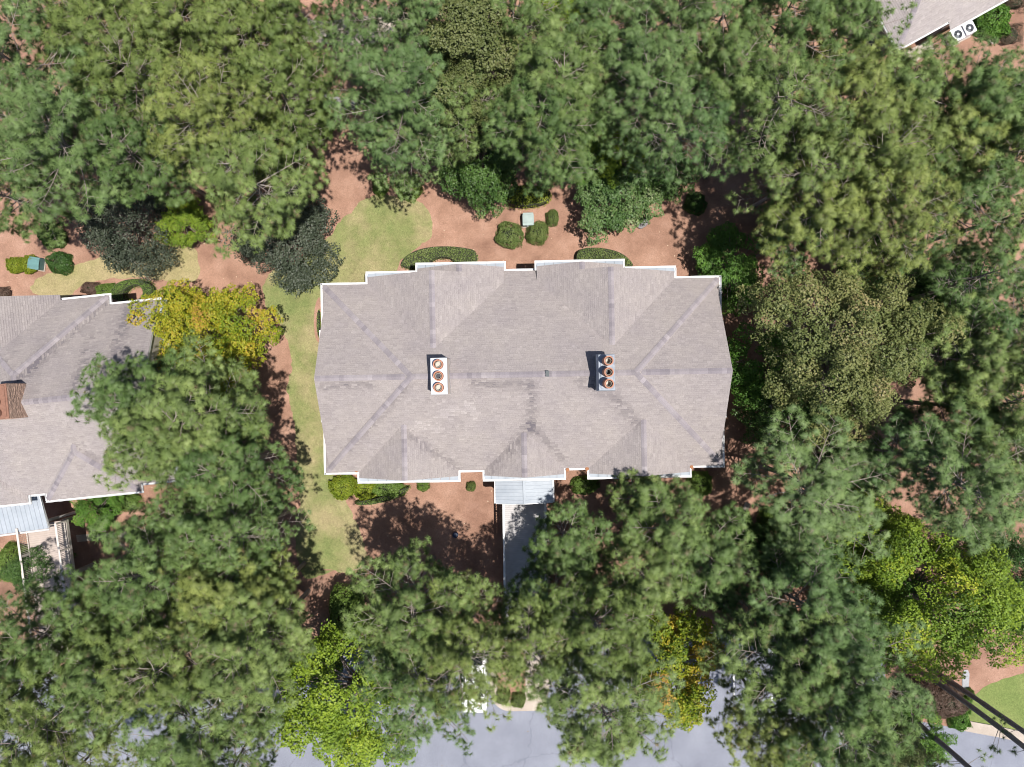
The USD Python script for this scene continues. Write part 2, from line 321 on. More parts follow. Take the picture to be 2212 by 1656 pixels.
def ragged(p, amp=.22):
    q = np.array(p.exterior.segmentize(.25).coords)[:-1]; c = np.c_[q * .9, 0 * q[:, 0]]; c2 = np.c_[q * 3.5, 0 * q[:, 0] + 4]
    d = amp * nz(c) + amp * .55 * nz(c2); t = np.roll(q, -1, 0) - np.roll(q, 1, 0); t /= np.linalg.norm(t, axis=1, keepdims=True) + 1e-9
    return Polygon(q + np.c_[-t[:, 1], t[:, 0]] * d[:, None], [r_.coords for r_ in p.interiors]).buffer(0)
def strip(pts, w): return LineString([gat(*p)[:2] for p in pts]).buffer(w / 2, cap_style=2)
slab('kerb', strip([(1910, 1364), (1300, 1369), (1195, 1371)], 0.2), mat['concrete'], 0.12, 'concrete kerb along the head of the parking bays', z=PLAT)
slab('kerb', strip([(1055, 1390), (672, 1390), (664, 1438), (140, 1460)], 0.2), mat['concrete'], 0.12, 'concrete kerb behind the left parking bays', z=PLAT)
slab('pavement', strip([(2065, 1562), (2105, 1570), (2160, 1580), (2212, 1592), (2330, 1610)], 0.75), mat['concrete'], 0.12, 'pale pavement between the right lawn and the asphalt', z=PLAT)
slab('path', gpoly([(2078, 1446), (2094, 1446), (2092, 1480), (2088, 1532), (2076, 1556), (2066, 1552), (2078, 1510)], 1), mat['walk'], 0.05, 'grey garden path leading up past the right lawn', z=PLAT)
slab('path', Polygon([gat(*p)[:2] for p in ((1653, 872), (1666, 872), (1668, 942), (1658, 942), (1657, 930), (1648, 929), (1648, 920), (1655, 919))]), mat['walk'], 0.06, 'narrow grey path in the shade right of the middle house')
slab('path', Polygon([gat(*p)[:2] for p in ((1592, 1128), (1610, 1084), (1621, 1088), (1604, 1132))]), mat['concrete'], 0.05, 'short pale path below the right end of the middle house')
slab('terrace', Polygon([gat(*p)[:2] for p in ((560, 18), (630, 38), (700, 48), (800, 35), (900, 30), (905, 75), (790, 98), (725, 98), (659, 90), (590, 55))]), mat['concrete'], 0.12, 'pale concrete terrace under the pines at the top')
slab('terrace', Polygon([gat(*p)[:2] for p in ((1945, 118), (2006, 86), (2020, 108), (1956, 146))]), mat['concrete'], 0.15, 'pale terrace against the top right house')
slab('pavement', Polygon([gat(*p)[:2] for p in ((165, 1155), (245, 1150), (330, 1140), (330, 1152), (245, 1163), (168, 1170))]), mat['concrete'], 0.06, 'low concrete walk right of the left footbridge')
lawnA = gpoly([(812, 418), (880, 430), (925, 455), (940, 492), (925, 525), (868, 556), (852, 585), (850, 640), (740, 660), (740, 1000), (715, 1020), (742, 1065), (765, 1120),
               (790, 1165), (795, 1205), (765, 1238), (700, 1236), (655, 1255), (636, 1180), (648, 1080), (636, 960), (622, 850), (630, 760), (604, 690), (566, 650), (562, 600), (640, 565), (705, 520), (745, 460)])
bedW = gpoly([(694, 636), (682, 650), (677, 690), (681, 735), (694, 742)])
sheet('lawn', ragged(lawnA).difference(bedW), mat['lawn'], 0.006, 'patchy green and tan lawn beside the middle house')
sheet('lawn', ragged(gpoly([(64, 640), (66, 608), (125, 588), (205, 556), (300, 532), (398, 508), (426, 545), (432, 600), (405, 612), (340, 598), (255, 602), (180, 615), (130, 645)])), mat['lawn_tan'], 0.006, 'tan lawn behind the left house')
lawnC = gpoly([(2086, 1562), (2100, 1512), (2120, 1486), (2180, 1462), (2260, 1440), (2330, 1500), (2330, 1600), (2212, 1584), (2150, 1574)])
sheet('lawn', ragged(lawnC, .12), mat['lawn_green'], 0.006, 'bright green lawn by the right end of the parking lot')
# painted bay lines
for (pts, lab) in [([(1503, 1425), (1503, 1495)], 'white painted bay line beside the turning yellow tree'), ([(1586, 1372), (1585, 1512)], 'long white bay line in the deep shade of pines'),
                   ([(1670, 1372), (1668, 1515)], 'white bay line under the lower right pines'), ([(905, 1396), (903, 1520)], 'white bay line left of the white car'),
                   ([(820, 1396), (818, 1520)], 'white bay line under the pine left of the white car'), ([(388, 1452), (398, 1545)], 'white bay line glimpsed under the lower left pines'), ([(470, 1450), (478, 1545)], 'white bay line beneath the lower pines'),
                   ([(306, 1455), (314, 1545)], 'white bay line among the lower left pines'), ([(36, 1470), (50, 1530)], 'white bay line in the gap at the lower left edge'), ([(1419, 1374), (1418, 1505)], 'white bay line under the yellow tree on the asphalt'), ([(1336, 1374), (1335, 1505)], 'white bay line under the big pine by the island')]:
    a, b = gat(*pts[0]), gat(*pts[1])
    L = LineString([a[:2], b[:2]]).buffer(0.055, cap_style=2)
    sheet('bay_line', L, mat['paint'], 0.013, lab)

# ================================================================== HOUSES
SL = 0.55
def half(poly, a, b, c):
    """part of poly where a*x + b*y + c >= 0"""
    if poly.is_empty: return poly
    n = math.hypot(a, b)
    if n < 1e-12: return poly if c >= 0 else Polygon()
    a, b, c = a / n, b / n, c / n; R = 200.0
    px, py = -a * c, -b * c
    big = Polygon([(px - b * R, py + a * R), (px + b * R, py - a * R), (px + b * R + a * R, py - a * R + b * R), (px - b * R + a * R, py + a * R + b * R)])
    return poly.intersection(big)
class Roof:
    """the upper envelope of roof blocks; each block is a footprint and the planes z = a x + b y + c of which the lowest counts"""
    def __init__(self): self.blocks = []
    def add(self, foot, planes): self.blocks.append((foot, planes))
    def faces(self):
        out = []
        for i, (foot, planes) in enumerate(self.blocks):
            for k, p in enumerate(planes):
                reg = foot
                for q in planes:
                    if q is not p: reg = half(reg, q[0] - p[0], q[1] - p[1], q[2] - p[2])
                for j, (f2, pl2) in enumerate(self.blocks):
                    if j == i or reg.is_empty: continue
                    cut = f2
                    for q in pl2: cut = half(cut, q[0] - p[0], q[1] - p[1], q[2] - p[2] - 1e-6)
                    if cut.area > 1e-6: reg = reg.difference(cut)
                reg = reg.buffer(0)
                for g in (reg.geoms if hasattr(reg, 'geoms') else [reg]):
                    if g.geom_type == 'Polygon' and g.area > 0.02: out.append((g.simplify(1e-3), p, i))
        return out
    def height(self, x, y):
        z = -1e9
        for foot, planes in self.blocks:
            if foot.buffer(1e-6).covers(Point(x, y)): z = max(z, min(p[0] * x + p[1] * y + p[2] for p in planes))
        return z
def plane_dir(p0, d, s):
    """plane that rises along plan direction d with slope s from height p0[2] at p0"""
    return (d[0] * s, d[1] * s, p0[2] - s * (d[0] * p0[0] + d[1] * p0[1]))
def hip(foot, x0, x1, y0, y1, z, s=SL):
    return foot, [plane_dir((x0, 0, z), (1, 0), s), plane_dir((x1, 0, z), (-1, 0), s), plane_dir((0, y0, z), (0, 1), s), plane_dir((0, y1, z), (0, -1), s)]
def gable_ns(x0, x1, y0, y1, z, s=SL):      # ridge runs north-south
    return sbox(x0, y0, x1, y1), [plane_dir((x0, 0, z), (1, 0), s), plane_dir((x1, 0, z), (-1, 0), s)]
def gable_ew(x0, x1, y0, y1, z, s=SL, foot=None):
    return (foot or sbox(x0, y0, x1, y1)), [plane_dir((0, y0, z), (0, 1), s), plane_dir((0, y1, z), (0, -1), s)]
EXPO = 0.125
def lay_shingles(faces, seed, tone):
    """every tab of every course: its face a touch tilted, its butt edge standing proud of the course below"""
    r = np.random.default_rng(seed); V, F, T = [], [], []; nv = 0
    for poly, p, _ in faces:
        gx, gy = p[0], p[1]; s = math.hypot(gx, gy)
        if s < 1e-6: continue
        u = np.array([gx, gy]) / s; w = np.array([-u[1], u[0]])          # u goes up the slope
        pts = np.array(poly.exterior.coords); pu, pw = pts @ u, pts @ w
        for k, a0 in enumerate(np.arange(pu.min() - 0.02, pu.max(), EXPO)):
            a1 = a0 + EXPO; b = pw.min() - r.uniform(0, .3)
            while b < pw.max():
                wd = r.choice([.16, .22, .30, .36]) ; b1 = b + wd
                quad = [u * a0 + w * b, u * a0 + w * b1, u * a1 + w * b1, u * a1 + w * b]
                b = b1 + 0.006
                t = Polygon(quad)
                if not poly.intersects(t): continue
                c = poly.intersection(t) if not poly.contains(t) else t
                for g in (c.geoms if hasattr(c, 'geoms') else [c]):
                    if g.geom_type != 'Polygon' or g.area < 2e-4: continue
                    q = np.array(g.exterior.coords)[:-1]
                    if not g.exterior.is_ccw: q = q[::-1]
                    au = q @ u; fr = np.clip((a1 - au) / EXPO, 0, 1)
                    lift = 0.004 + (0.012 + 0.004 * r.random()) * fr
                    z = q @ np.array([gx, gy]) + p[2] + lift
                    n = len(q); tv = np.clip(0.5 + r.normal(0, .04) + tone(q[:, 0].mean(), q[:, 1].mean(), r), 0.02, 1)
                    V.append(np.c_[q, z]); F += [[nv, nv + i, nv + i + 1] for i in range(1, n - 1)]; T.append(np.full(n, tv)); nv += n
                    if n == 4 and r.random() < .72:                     # shadow line under the next course, painted dark like a printed band
                        i0, i1 = r.uniform(0, .25), r.uniform(.7, 1.0); o = np.argsort(au); hi_, lo_ = q[o[2:]], q[o[:2]]
                        hi_ = hi_[np.argsort(hi_ @ w)]; lo_ = lo_[np.argsort(lo_ @ w)]
                        if au.max() - au.min() > .1:
                            t0, t1 = hi_[0] + (hi_[1] - hi_[0]) * i0, hi_[0] + (hi_[1] - hi_[0]) * i1; dn = (lo_[0] - hi_[0]) * r.uniform(.26, .42)
                            qq = np.array([t0, t0 + dn, t1 + dn, t1]); zz = qq @ np.array([gx, gy]) + p[2] + .0065 + .016 * np.clip((a1 - qq @ u) / EXPO, 0, 1)
                            V.append(np.c_[qq, zz]); F += [[nv, nv + 1, nv + 2], [nv, nv + 2, nv + 3]]; T.append(np.full(4, max(tv - r.uniform(.07, .17), .04))); nv += 4
                    low = np.where(fr > .98)[0]
                    if len(low) >= 2:                                  # butt edge
                        e = q[low]; zz = z[low]; o = np.argsort(e @ w); e, zz = e[o][[0, -1]], zz[o][[0, -1]]
                        V.append(np.r_[np.c_[e, zz], np.c_[e, zz - 0.02]]); F += [[nv, nv + 2, nv + 3], [nv, nv + 3, nv + 1]]; T.append(np.full(4, max(tv - .22, .03))); nv += 4
    return np.vstack(V), np.array(F), np.concatenate(T)
def deck_mesh(faces, dz=0.0):
    ms = []
    for poly, p, _ in faces:
        v, f = trimesh.creation.triangulate_polygon(poly)
        z = v @ np.array(p[:2]) + p[2] + dz
        f = np.array(f); a = np.cross(v[f[:, 1]] - v[f[:, 0]], v[f[:, 2]] - v[f[:, 0]]) < 0; f[a] = f[a][:, ::-1]
        ms.append((np.c_[v, z], f))
    return merge(ms)
def ridge_pieces(a, b, wl, wr, dl, dr, L=0.29):
    """cap shingles from a (low or start) to b: bent pieces, each lapping the one before"""
    a, b = np.array(a, float), np.array(b, float); d = b - a; n = max(1, int(round(np.linalg.norm(d) / L))); d2 = d / n
    h = d[:2] / np.linalg.norm(d[:2]); s = np.array([-h[1], h[0]])
    out = []
    for i in range(n):
        p, q = a + d2 * i, a + d2 * (i + 1.12 if i < n - 1 else i + 1)
        lo, hi = 0.046, 0.026
        pts = []
        for e, c in ((p, lo), (q, hi)):
            pts += [[*(e[:2] + s * wl), e[2] - dl * wl + c], [*e[:2], e[2] + c], [*(e[:2] - s * wr), e[2] - dr * wr + c]]
        pts += [[x, y, z - 0.016] for x, y, z in pts[:3]]
        f = [[0, 1, 4], [0, 4, 3], [1, 2, 5], [1, 5, 4], [6, 7, 1], [6, 1, 0], [7, 8, 2], [7, 2, 1]]
        out.append((np.array(pts), np.array(f)[:, ::-1]))
    return out
def gutter(p, q, out, w=0.13, h=0.12):
    """open trough from p to q along an eave; out is the plan direction away from the wall"""
    p, q = np.array(p, float), np.array(q, float); o = np.array([*out, 0.0])
    d = (q - p) / np.linalg.norm(q - p)
    def bar(a0, a1, z0, z1):
        c = [p + o * a0, p + o * a1, q + o * a1, q + o * a0]
        v = np.array([x + [0, 0, z0] for x in c] + [x + [0, 0, z1] for x in c])
        return trimesh.convex.convex_hull(v)
    return cat([bar(0.0, w, -h, -h + .045), bar(w - .022, w, -h + .046, 0.014), bar(0.0, 0.014, -h + .046, 0.0), ])
def pent_panels(parent, p, q, out, depth, drop, n):
    """narrow standing-seam apron below a gable, one panel after another"""
    p, q = np.array(p, float), np.array(q, float); o = np.array([*out, 0.0])
    for i in range(n):
        a, b = p + (q - p) * (i / n), p + (q - p) * ((i + 1) / n - 0.004)
        v = [a, b, b + o * depth - [0, 0, drop], a + o * depth - [0, 0, drop]]
        v = np.array(v + [x - [0, 0, .02] for x in v]); m = trimesh.convex.convex_hull(v)
        s = beam(b + [0, 0, .022], b + o * depth + [0, 0, .022 - drop], .018, .03)
        obj('metal_panel', cat([m, s]), mat['metal'], parent)
def chimney(hs, u, v, su, sv, ztop, style, parent):
    """stack, cap and three pots as parts of the house"""
    pass
def stack(parent, roof, u, v, su, sv, zt, wallmat, capmat, potmat, pots=3, pot_h=0.85, pot_r=0.29, brick=False, skirt=0):
    zb = min(roof.height(u + a * su / 2, v + b * sv / 2) for a in (-1, 1) for b in (-1, 1)) - 0.4
    st = obj('chimney_stack', rbox(u, v, (zb + zt) / 2, su, sv, zt - zb, .015), wallmat, parent)
    if brick:
        r = np.random.default_rng(5); row = 0; z = zb + .3
        vs = []
        while z < zt - .02:                                          # courses of brick on the four faces
            for side in range(4):
                Lh = (sv if side < 2 else su) / 2; x = -Lh + (0 if row % 2 else -.11)
                while x < Lh:
                    a, b = max(x, -Lh), min(x + .20, Lh); x += .215
                    if b - a < .04: continue
                    pr = .012 + .016 * r.random()
                    sg = 1 if side % 2 else -1
                    m = B(u + sg * su / 2 - .02, u + sg * su / 2 + sg * pr, v + a, v + b, z, z + .062) if side < 2 else B(u + a, u + b, v + sg * sv / 2 - .02, v + sg * sv / 2 + sg * pr, z, z + .062)
                    vs.append(m)
            z += .075; row += 1
        obj('bricks', cat(vs), mat['brick'], st, kind='stuff')
    cp = obj('chimney_cap', cat([rbox(u, v, zt + .03, su + .02, sv + .02, .07, .012), rbox(u, v, zt + .085, su - .2, sv - .2, .05, .02)]), capmat, parent)
    for q, sz_, col in ((skirt, zt - .02, capmat),):
        if q:
            sk = trimesh.convex.convex_hull(np.array([[u + a * (su / 2 + .02), v + b * (sv / 2 + .02), sz_] for a in (-1, 1) for b in (-1, 1)] + [[u + a * (su / 2 + .09), v + b * (sv / 2 + .05), sz_ - q] for a in (-1, 1) for b in (-1, 1)]))
            obj('cap_skirt', sk, capmat, parent)
    zf = roof.height(u, v); fl = []
    for a in (-1, 1):                                               # stepped flashing where the stack meets the slopes
        for k in range(6):
            y0 = v - sv / 2 + k * sv / 6; zz = roof.height(u + a * su / 2, y0 + sv / 12)
            fl.append(B(u + a * (su / 2 - .01), u + a * (su / 2 + .012), y0 - .02, y0 + sv / 6, zz - .15, zz + .16))
        yy = v + a * sv / 2; zz = roof.height(u, yy); fl.append(B(u - su / 2 - .03, u + su / 2 + .03, yy - .01, yy + a * .012, zz - .15, zz + .14))
    obj('flashing', cat(fl), mat['flashing'], parent)
    for k in range(pots):
        pv = v + (k - (pots - 1) / 2) * sv / (pots + .15)
        r = pot_r; z0 = zt + .11
        prof = [(r * 1.0, z0), (r * .98, z0 + pot_h * .3), (r * .88, z0 + pot_h * .85), (r * .97, z0 + pot_h * .88), (r * .97, z0 + pot_h), (r * .74, z0 + pot_h), (r * .70, z0 + pot_h * .3), (r * .70, z0 + .02)]
        m = lathe(prof, 28); m.apply_translation((u, pv, 0))
        pot = obj('chimney_pot', m, potmat, parent, smooth=40)
        fl = trimesh.creation.annulus(r_min=r * .52, r_max=r * .58, height=pot_h * .75, sections=20); fl.apply_translation((u, pv, z0 + pot_h * .40))
        obj('flue_liner', fl, mat['flue'], pot)
        ds = trimesh.creation.cylinder(r * .69, .01, sections=20); ds.apply_translation((u, pv, z0 + pot_h * .2)); obj('flue_bottom', ds, mat['flue'] if k != 1 else mat['soot'], pot)
    return st

def build_house(t, roof, seed, tone, ridges, walls, wallmat, zw):
    """roof deck, shingles, ridge caps and walls of one house"""
    fc = roof.faces()
    rf = obj('roof', deck_mesh(fc, -0.004), mat['felt'], t)
    v, f, tn = lay_shingles(fc, seed, tone)
    obj('shingles', (v, f), mat['shingle'], rf, tint=tn, kind='stuff')
    r = np.random.default_rng(seed + 1)
    for a, b, dl, dr in ridges:
        for v, f in ridge_pieces(a, b, .18, .18, dl, dr):
            obj('ridge_shingle', (v, f), mat['ridge'], rf, tint=np.full(len(v), np.clip(.56 + r.normal(0, .10), .3, .8)))
    obj('wall', extrude(walls, zw + .05, -.05), wallmat, t)
    return rf, fc

# ---------------- the middle house
zE = 5.5
ox, oy = 0.71, 0.556
ang = 1.1
hc, hsn = math.cos(math.radians(ang)), math.sin(math.radians(ang))
mid = thing('house', 'large house in the middle with hipped shingle roof and two triple-pot chimneys', 'house', (ox, oy, 0), ang)
def loc(dx, dy, z):
    x, y = at(dx, dy, z); x -= ox; y -= oy
    return x * hc + y * hsn, -x * hsn + y * hc
hu, hv = 13.26, 6.28
nL0, nL1 = loc(789, 586, zE)[0] + .13, loc(1093, 575, zE)[0] - .13
nR0, nR1 = loc(1155, 575, zE)[0] + .13, loc(1461, 580, zE)[0] - .13
NX0, NX1 = nL1 - .05, nR0 + .05
R = Roof()
foot = sbox(-hu, -hv, hu, hv).union(sbox(NX0, 5, NX1, 7.05))
R.add(*hip(foot, -hu, hu, -hv, hv, zE))
dW = .3
R.add(*gable_ew(-13.02, 13.02, -hv + dW, hv - dW, zE))
# north gables: (outer pair, inner projecting pair)
nl0 = loc(897, 570, zE)[0] + .13
nr1 = loc(1350, 565, zE)[0] - .13
vA, vB = 6.74, 7.26
R.add(*gable_ns(nL0, nL1, 0, vA, zE)); R.add(*gable_ns(nR0, nR1, 0, vA, zE))
R.add(*gable_ns(nl0, nL1, vA, vB, zE)); R.add(*gable_ns(nR0, nr1, vA, vB, zE))
sG = []
for a, b, y in ((772, 995, 1040), (1043, 1223, 1040), (1269, 1495, 1030)):
    g0, g1 = loc(a, y, zE)[0] + .13, loc(b, y, zE)[0] - .13
    sG.append((g0, g1)); R.add(*gable_ns(g0, g1, -6.66, 0, zE))
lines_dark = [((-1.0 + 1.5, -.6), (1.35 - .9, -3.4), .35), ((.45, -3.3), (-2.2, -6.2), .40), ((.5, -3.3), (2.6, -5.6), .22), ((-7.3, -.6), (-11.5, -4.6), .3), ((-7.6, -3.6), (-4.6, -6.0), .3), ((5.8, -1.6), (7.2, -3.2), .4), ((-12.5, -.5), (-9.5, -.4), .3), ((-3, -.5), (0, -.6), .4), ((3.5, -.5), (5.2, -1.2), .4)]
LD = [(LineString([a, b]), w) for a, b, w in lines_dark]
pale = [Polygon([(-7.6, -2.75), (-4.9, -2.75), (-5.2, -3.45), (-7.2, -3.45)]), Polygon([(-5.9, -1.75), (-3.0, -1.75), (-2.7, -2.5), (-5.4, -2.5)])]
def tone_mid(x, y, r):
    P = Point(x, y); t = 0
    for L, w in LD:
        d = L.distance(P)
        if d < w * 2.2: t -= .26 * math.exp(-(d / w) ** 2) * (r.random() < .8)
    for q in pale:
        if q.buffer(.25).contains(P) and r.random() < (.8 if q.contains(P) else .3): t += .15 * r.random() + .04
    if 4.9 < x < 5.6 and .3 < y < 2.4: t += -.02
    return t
zr = zE + SL * hv; zw_ = zE + SL * (hv - dW); hp = hu - hv
rid = [((-hp, 0, zr), (hp, 0, zr), SL, SL)]
for sx in (-1, 1):
    rid.append(((sx * 12.95, 0, zw_), (sx * (hp + .35), 0, zw_), SL, SL))
    for sy in (-1, 1): rid.append(((sx * (hu - .1), sy * (hv - .1), zE + .05), (sx * hp, sy * .02, zr), .35, .35))
for g0, g1, v0 in ((nL0, nL1, vA), (nR0, nR1, vA)):
    hw = (g1 - g0) / 2; rid.append((((g0 + g1) / 2, v0 - .02, zE + SL * hw), ((g0 + g1) / 2, hv - hw + .1, zE + SL * hw), SL, SL))
for g0, g1 in ((nl0, nL1), (nR0, nr1)):
    hw = (g1 - g0) / 2; rid.append((((g0 + g1) / 2, vB - .02, zE + SL * hw), ((g0 + g1) / 2, vA + .02, zE + SL * hw), SL, SL))
for g0, g1 in sG:
    hw = (g1 - g0) / 2; rid.append((((g0 + g1) / 2, -6.64, zE + SL * hw), ((g0 + g1) / 2, -(hv - hw + .1), zE + SL * hw), SL, SL))
wl = unary_union([sbox(-hu + .45, -hv + .4, hu - .45, hv - .4), sbox(nL0 + .4, 0, nL1 - .4, vA - .12), sbox(nR0 + .4, 0, nR1 - .4, vA - .12), sbox(nl0 + .4, 0, nL1 - .4, vB - .12), sbox(nR0 + .4, 0, nr1 - .4, vB - .12)] + [sbox(a + .4, -6.55, b - .4, 0) for a, b in sG])
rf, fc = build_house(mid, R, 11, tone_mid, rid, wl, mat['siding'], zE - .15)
def gable_wall(t, g0, g1, v, zb=zE - .2):
    m = (g0 + g1) / 2; hw = (g1 - g0) / 2; s = 1 if v > 0 else -1
    y0, y1 = v - s * .10, v - s * .22
    poly = [(g0 + .08, zb), (g1 - .08, zb), (m, zE + SL * hw - .06)]
    vv = np.array([(x, y0, z) for x, z in poly] + [(x, y1, z) for x, z in poly])
    obj('gable_wall', trimesh.convex.convex_hull(vv), mat['siding'], t)
    for a, b in ((g0, m), (m, g1)):
        za, zb2 = (zE, zE + SL * hw) if a == g0 else (zE + SL * hw, zE)
        obj('rake_board', beam((a, v - s * .03, za - .012), (b, v - s * .03, zb2 - .012), .05, .16), mat['white'], t)
def apron(t, g0, g1, v, depth=.34, n=9, z=zE - .02):
    s = 1 if v > 0 else -1; base = v - s * .08
    pent_panels(t, (g0 - .02, base, z + .05), (g1 + .02, base, z + .05), (0, s), depth + .02, .10, n)
    obj('gutter', gutter((g0 - .13, base + s * (depth - .0), z - .045), (g1 + .13, base + s * (depth - .0), z - .045), (0, s)), mat['white'], t)
    return base + s * depth
gable_wall(mid, nL0, nL1, vA); gable_wall(mid, nR0, nR1, vA); gable_wall(mid, nl0, nL1, vB); gable_wall(mid, nR0, nr1, vB)
apron(mid, nL0, nl0, vA, n=6); apron(mid, nr1, nR1, vA, n=6); eB = apron(mid, nl0, nL1, vB, n=10); apron(mid, nR0, nr1, vB, n=10)
for g0, g1 in sG: gable_wall(mid, g0, g1, -6.66); apron(mid, g0, g1, -6.66, n=11)
for sx in (-1, 1):                                            # big end gables
    y0 = hv - dW; m = (sx * 13.02)
    vv = np.array([(m - sx * k, a, z) for k in (.1, .22) for a, z in ((-y0 + .1, zE - .2), (y0 - .1, zE - .2), (0, zE + SL * y0 - .07))])
    obj('gable_wall', trimesh.convex.convex_hull(vv), mat['siding'], mid)
    for s in (-1, 1): obj('rake_board', beam((m - sx * .03, s * y0, zE - .012), (m - sx * .03, 0, zE + SL * y0 - .012), .05, .16), mat['white'], mid)
    obj('gutter', gutter((sx * hu, -hv - .13, zE - .02), (sx * hu, hv + .13, zE - .02), (sx, 0)), mat['white'], mid)
    # low bay below the end gable with a white trough of its own
    for s0, s1 in ((2.05, 3.3), (-2.9, -1.2)) if sx < 0 else ((1.6, 2.5), (-3.1, -2.3)):
        obj('bay_trim', B(sx * 12.5, sx * (13.62 if sx < 0 else 13.66), s0, s1, zE - .5, zE - .34), mat['white'], mid)
# eave troughs
def ev(u0, u1, v, z=zE - .02): obj('gutter', gutter((u0, v, z), (u1, v, z), (0, 1 if v > 0 else -1)), mat['white'], mid)
ev(-hu - .13, nL0 - .13, hv); ev(nR1 + .13, hu + .13, hv); ev(nL1 + .02, nR0 - .02, 7.05, zE - SL * (7.05 - hv) - .02)
xs_ = [-hu - .13] + [c for g in sG for c in (g[0] - .13, g[1] + .13)] + [hu + .13]
for a, b in zip(xs_[::2], xs_[1::2]): ev(a, b, -hv)
for g, v0, v1 in [(nL0, hv, vA + .26), (nl0, vA + .26, vB + .26)]: obj('gutter', gutter((g, v0, zE - .02), (g, v1 - .01, zE - .02), (-1, 0)), mat['white'], mid)
for g, v0, v1 in [(nR1, hv, vA + .26), (nr1, vA + .26, vB + .26)]: obj('gutter', gutter((g, v0, zE - .02), (g, v1 - .01, zE - .02), (1, 0)), mat['white'], mid)
obj('gutter', gutter((nL1, 7.0, zE - .02), (nL1, vB + .25, zE - .02), (1, 0)), mat['white'], mid); obj('gutter', gutter((nR0, 7.0, zE - .02), (nR0, vB + .25, zE - .02), (-1, 0)), mat['white'], mid)
for g0, g1 in sG:
    obj('gutter', gutter((g0, -6.91, zE - .02), (g0, -hv, zE - .02), (-1, 0)), mat['white'], mid); obj('gutter', gutter((g1, -6.91, zE - .02), (g1, -hv, zE - .02), (1, 0)), mat['white'], mid)
zc = 10.65
cu, cv = loc(947, 812, zc); stack(mid, R, cu + .03, cv, .97, 2.16, zc - .1, mat['stucco'], mat['zinc_glare'], mat['terracotta'], pot_h=.5, pot_r=.30)
cu, cv = loc(1311, 804, zc); stack(mid, R, cu, cv, .95, 2.12, zc - .1, mat['dark_wall'], mat['zinc'], mat['terracotta'], pot_h=.95, pot_r=.29, skirt=.55)
vu, vv_ = loc(1185, 806, zr); obj('roof_vent', cat([B(vu - .16, vu + .0, vv_ - .17, vv_ + .14, zr - .1, zr + .09), B(vu - .19, vu + .03, vv_ - .20, vv_ + .17, zr + .09, zr + .11)]), mat['dark_wall'], mid)
for dx, dy in ((770, 1020), (1268, 1016), (1226, 1018), (1494, 1012)):
    a, b = loc(dx, dy, zE); obj('leaf_debris', trimesh.creation.icosphere(1, .13).apply_transform(np.diag([1, 1, .25, 1])).apply_translation((a, b + .12, zE + .03)), mat['rust'], mid)

# porch of the middle house: low metal gable roof with crosswise seams
def seam_panels(parent, corners, n, name='metal_panel'):
    """a sloping quad a-b (top edge), d-c (bottom edge) cut in n panels along a->b"""
    a, b, c, d = map(lambda q: np.array(q, float), corners)
    for i in range(n):
        s0, s1 = i / n, (i + 1) / n
        p = [a + (b - a) * s0, a + (b - a) * s1, d + (c - d) * s1, d + (c - d) * s0]
        v = np.array(p + [x - [0, 0, .03] for x in p])
        m = cat([trimesh.convex.convex_hull(v), beam(p[1] + [0, 0, .03], p[2] + [0, 0, .03], .025, .05)])
        obj(name, m, mat['metal'], parent)
PZ = 4.35
p0, p1 = at(1070, 1042, PZ), at(1194, 1086, PZ)
pw, pd = p1[0] - p0[0], p0[1] - p1[1]
porch = thing('porch', 'white metal porch roof on posts at the middle house entrance', 'porch', ((p0[0] + p1[0]) / 2, p0[1], 0), ang)
hw = pw / 2
seam_panels(porch, ((0, .55, PZ + .42), (0, -pd, PZ + .42), (-hw, -pd, PZ), (-hw, .55, PZ)), 8)
seam_panels(porch, ((0, -pd, PZ + .42), (0, .55, PZ + .42), (hw, .55, PZ), (hw, -pd, PZ)), 8)
obj('ridge_cap', beam((0, .55, PZ + .48), (0, -pd, PZ + .48), .16, .05), mat['metal'], porch)
for s in (-1, 1):
    obj('gutter', gutter((s * hw, -pd, PZ - .03), (s * hw, .55, PZ - .03), (s, 0), .09, .1), mat['white'], porch)
    obj('rake_board', beam((s * hw, -pd - .02, PZ - .03), (0, -pd - .02, PZ + .39), .04, .18), mat['white'], porch)
    obj('post', rbox(s * (hw - .35), -pd + .2, PZ / 2 - .1, .2, .2, PZ - .2, .015), mat['white'], porch)

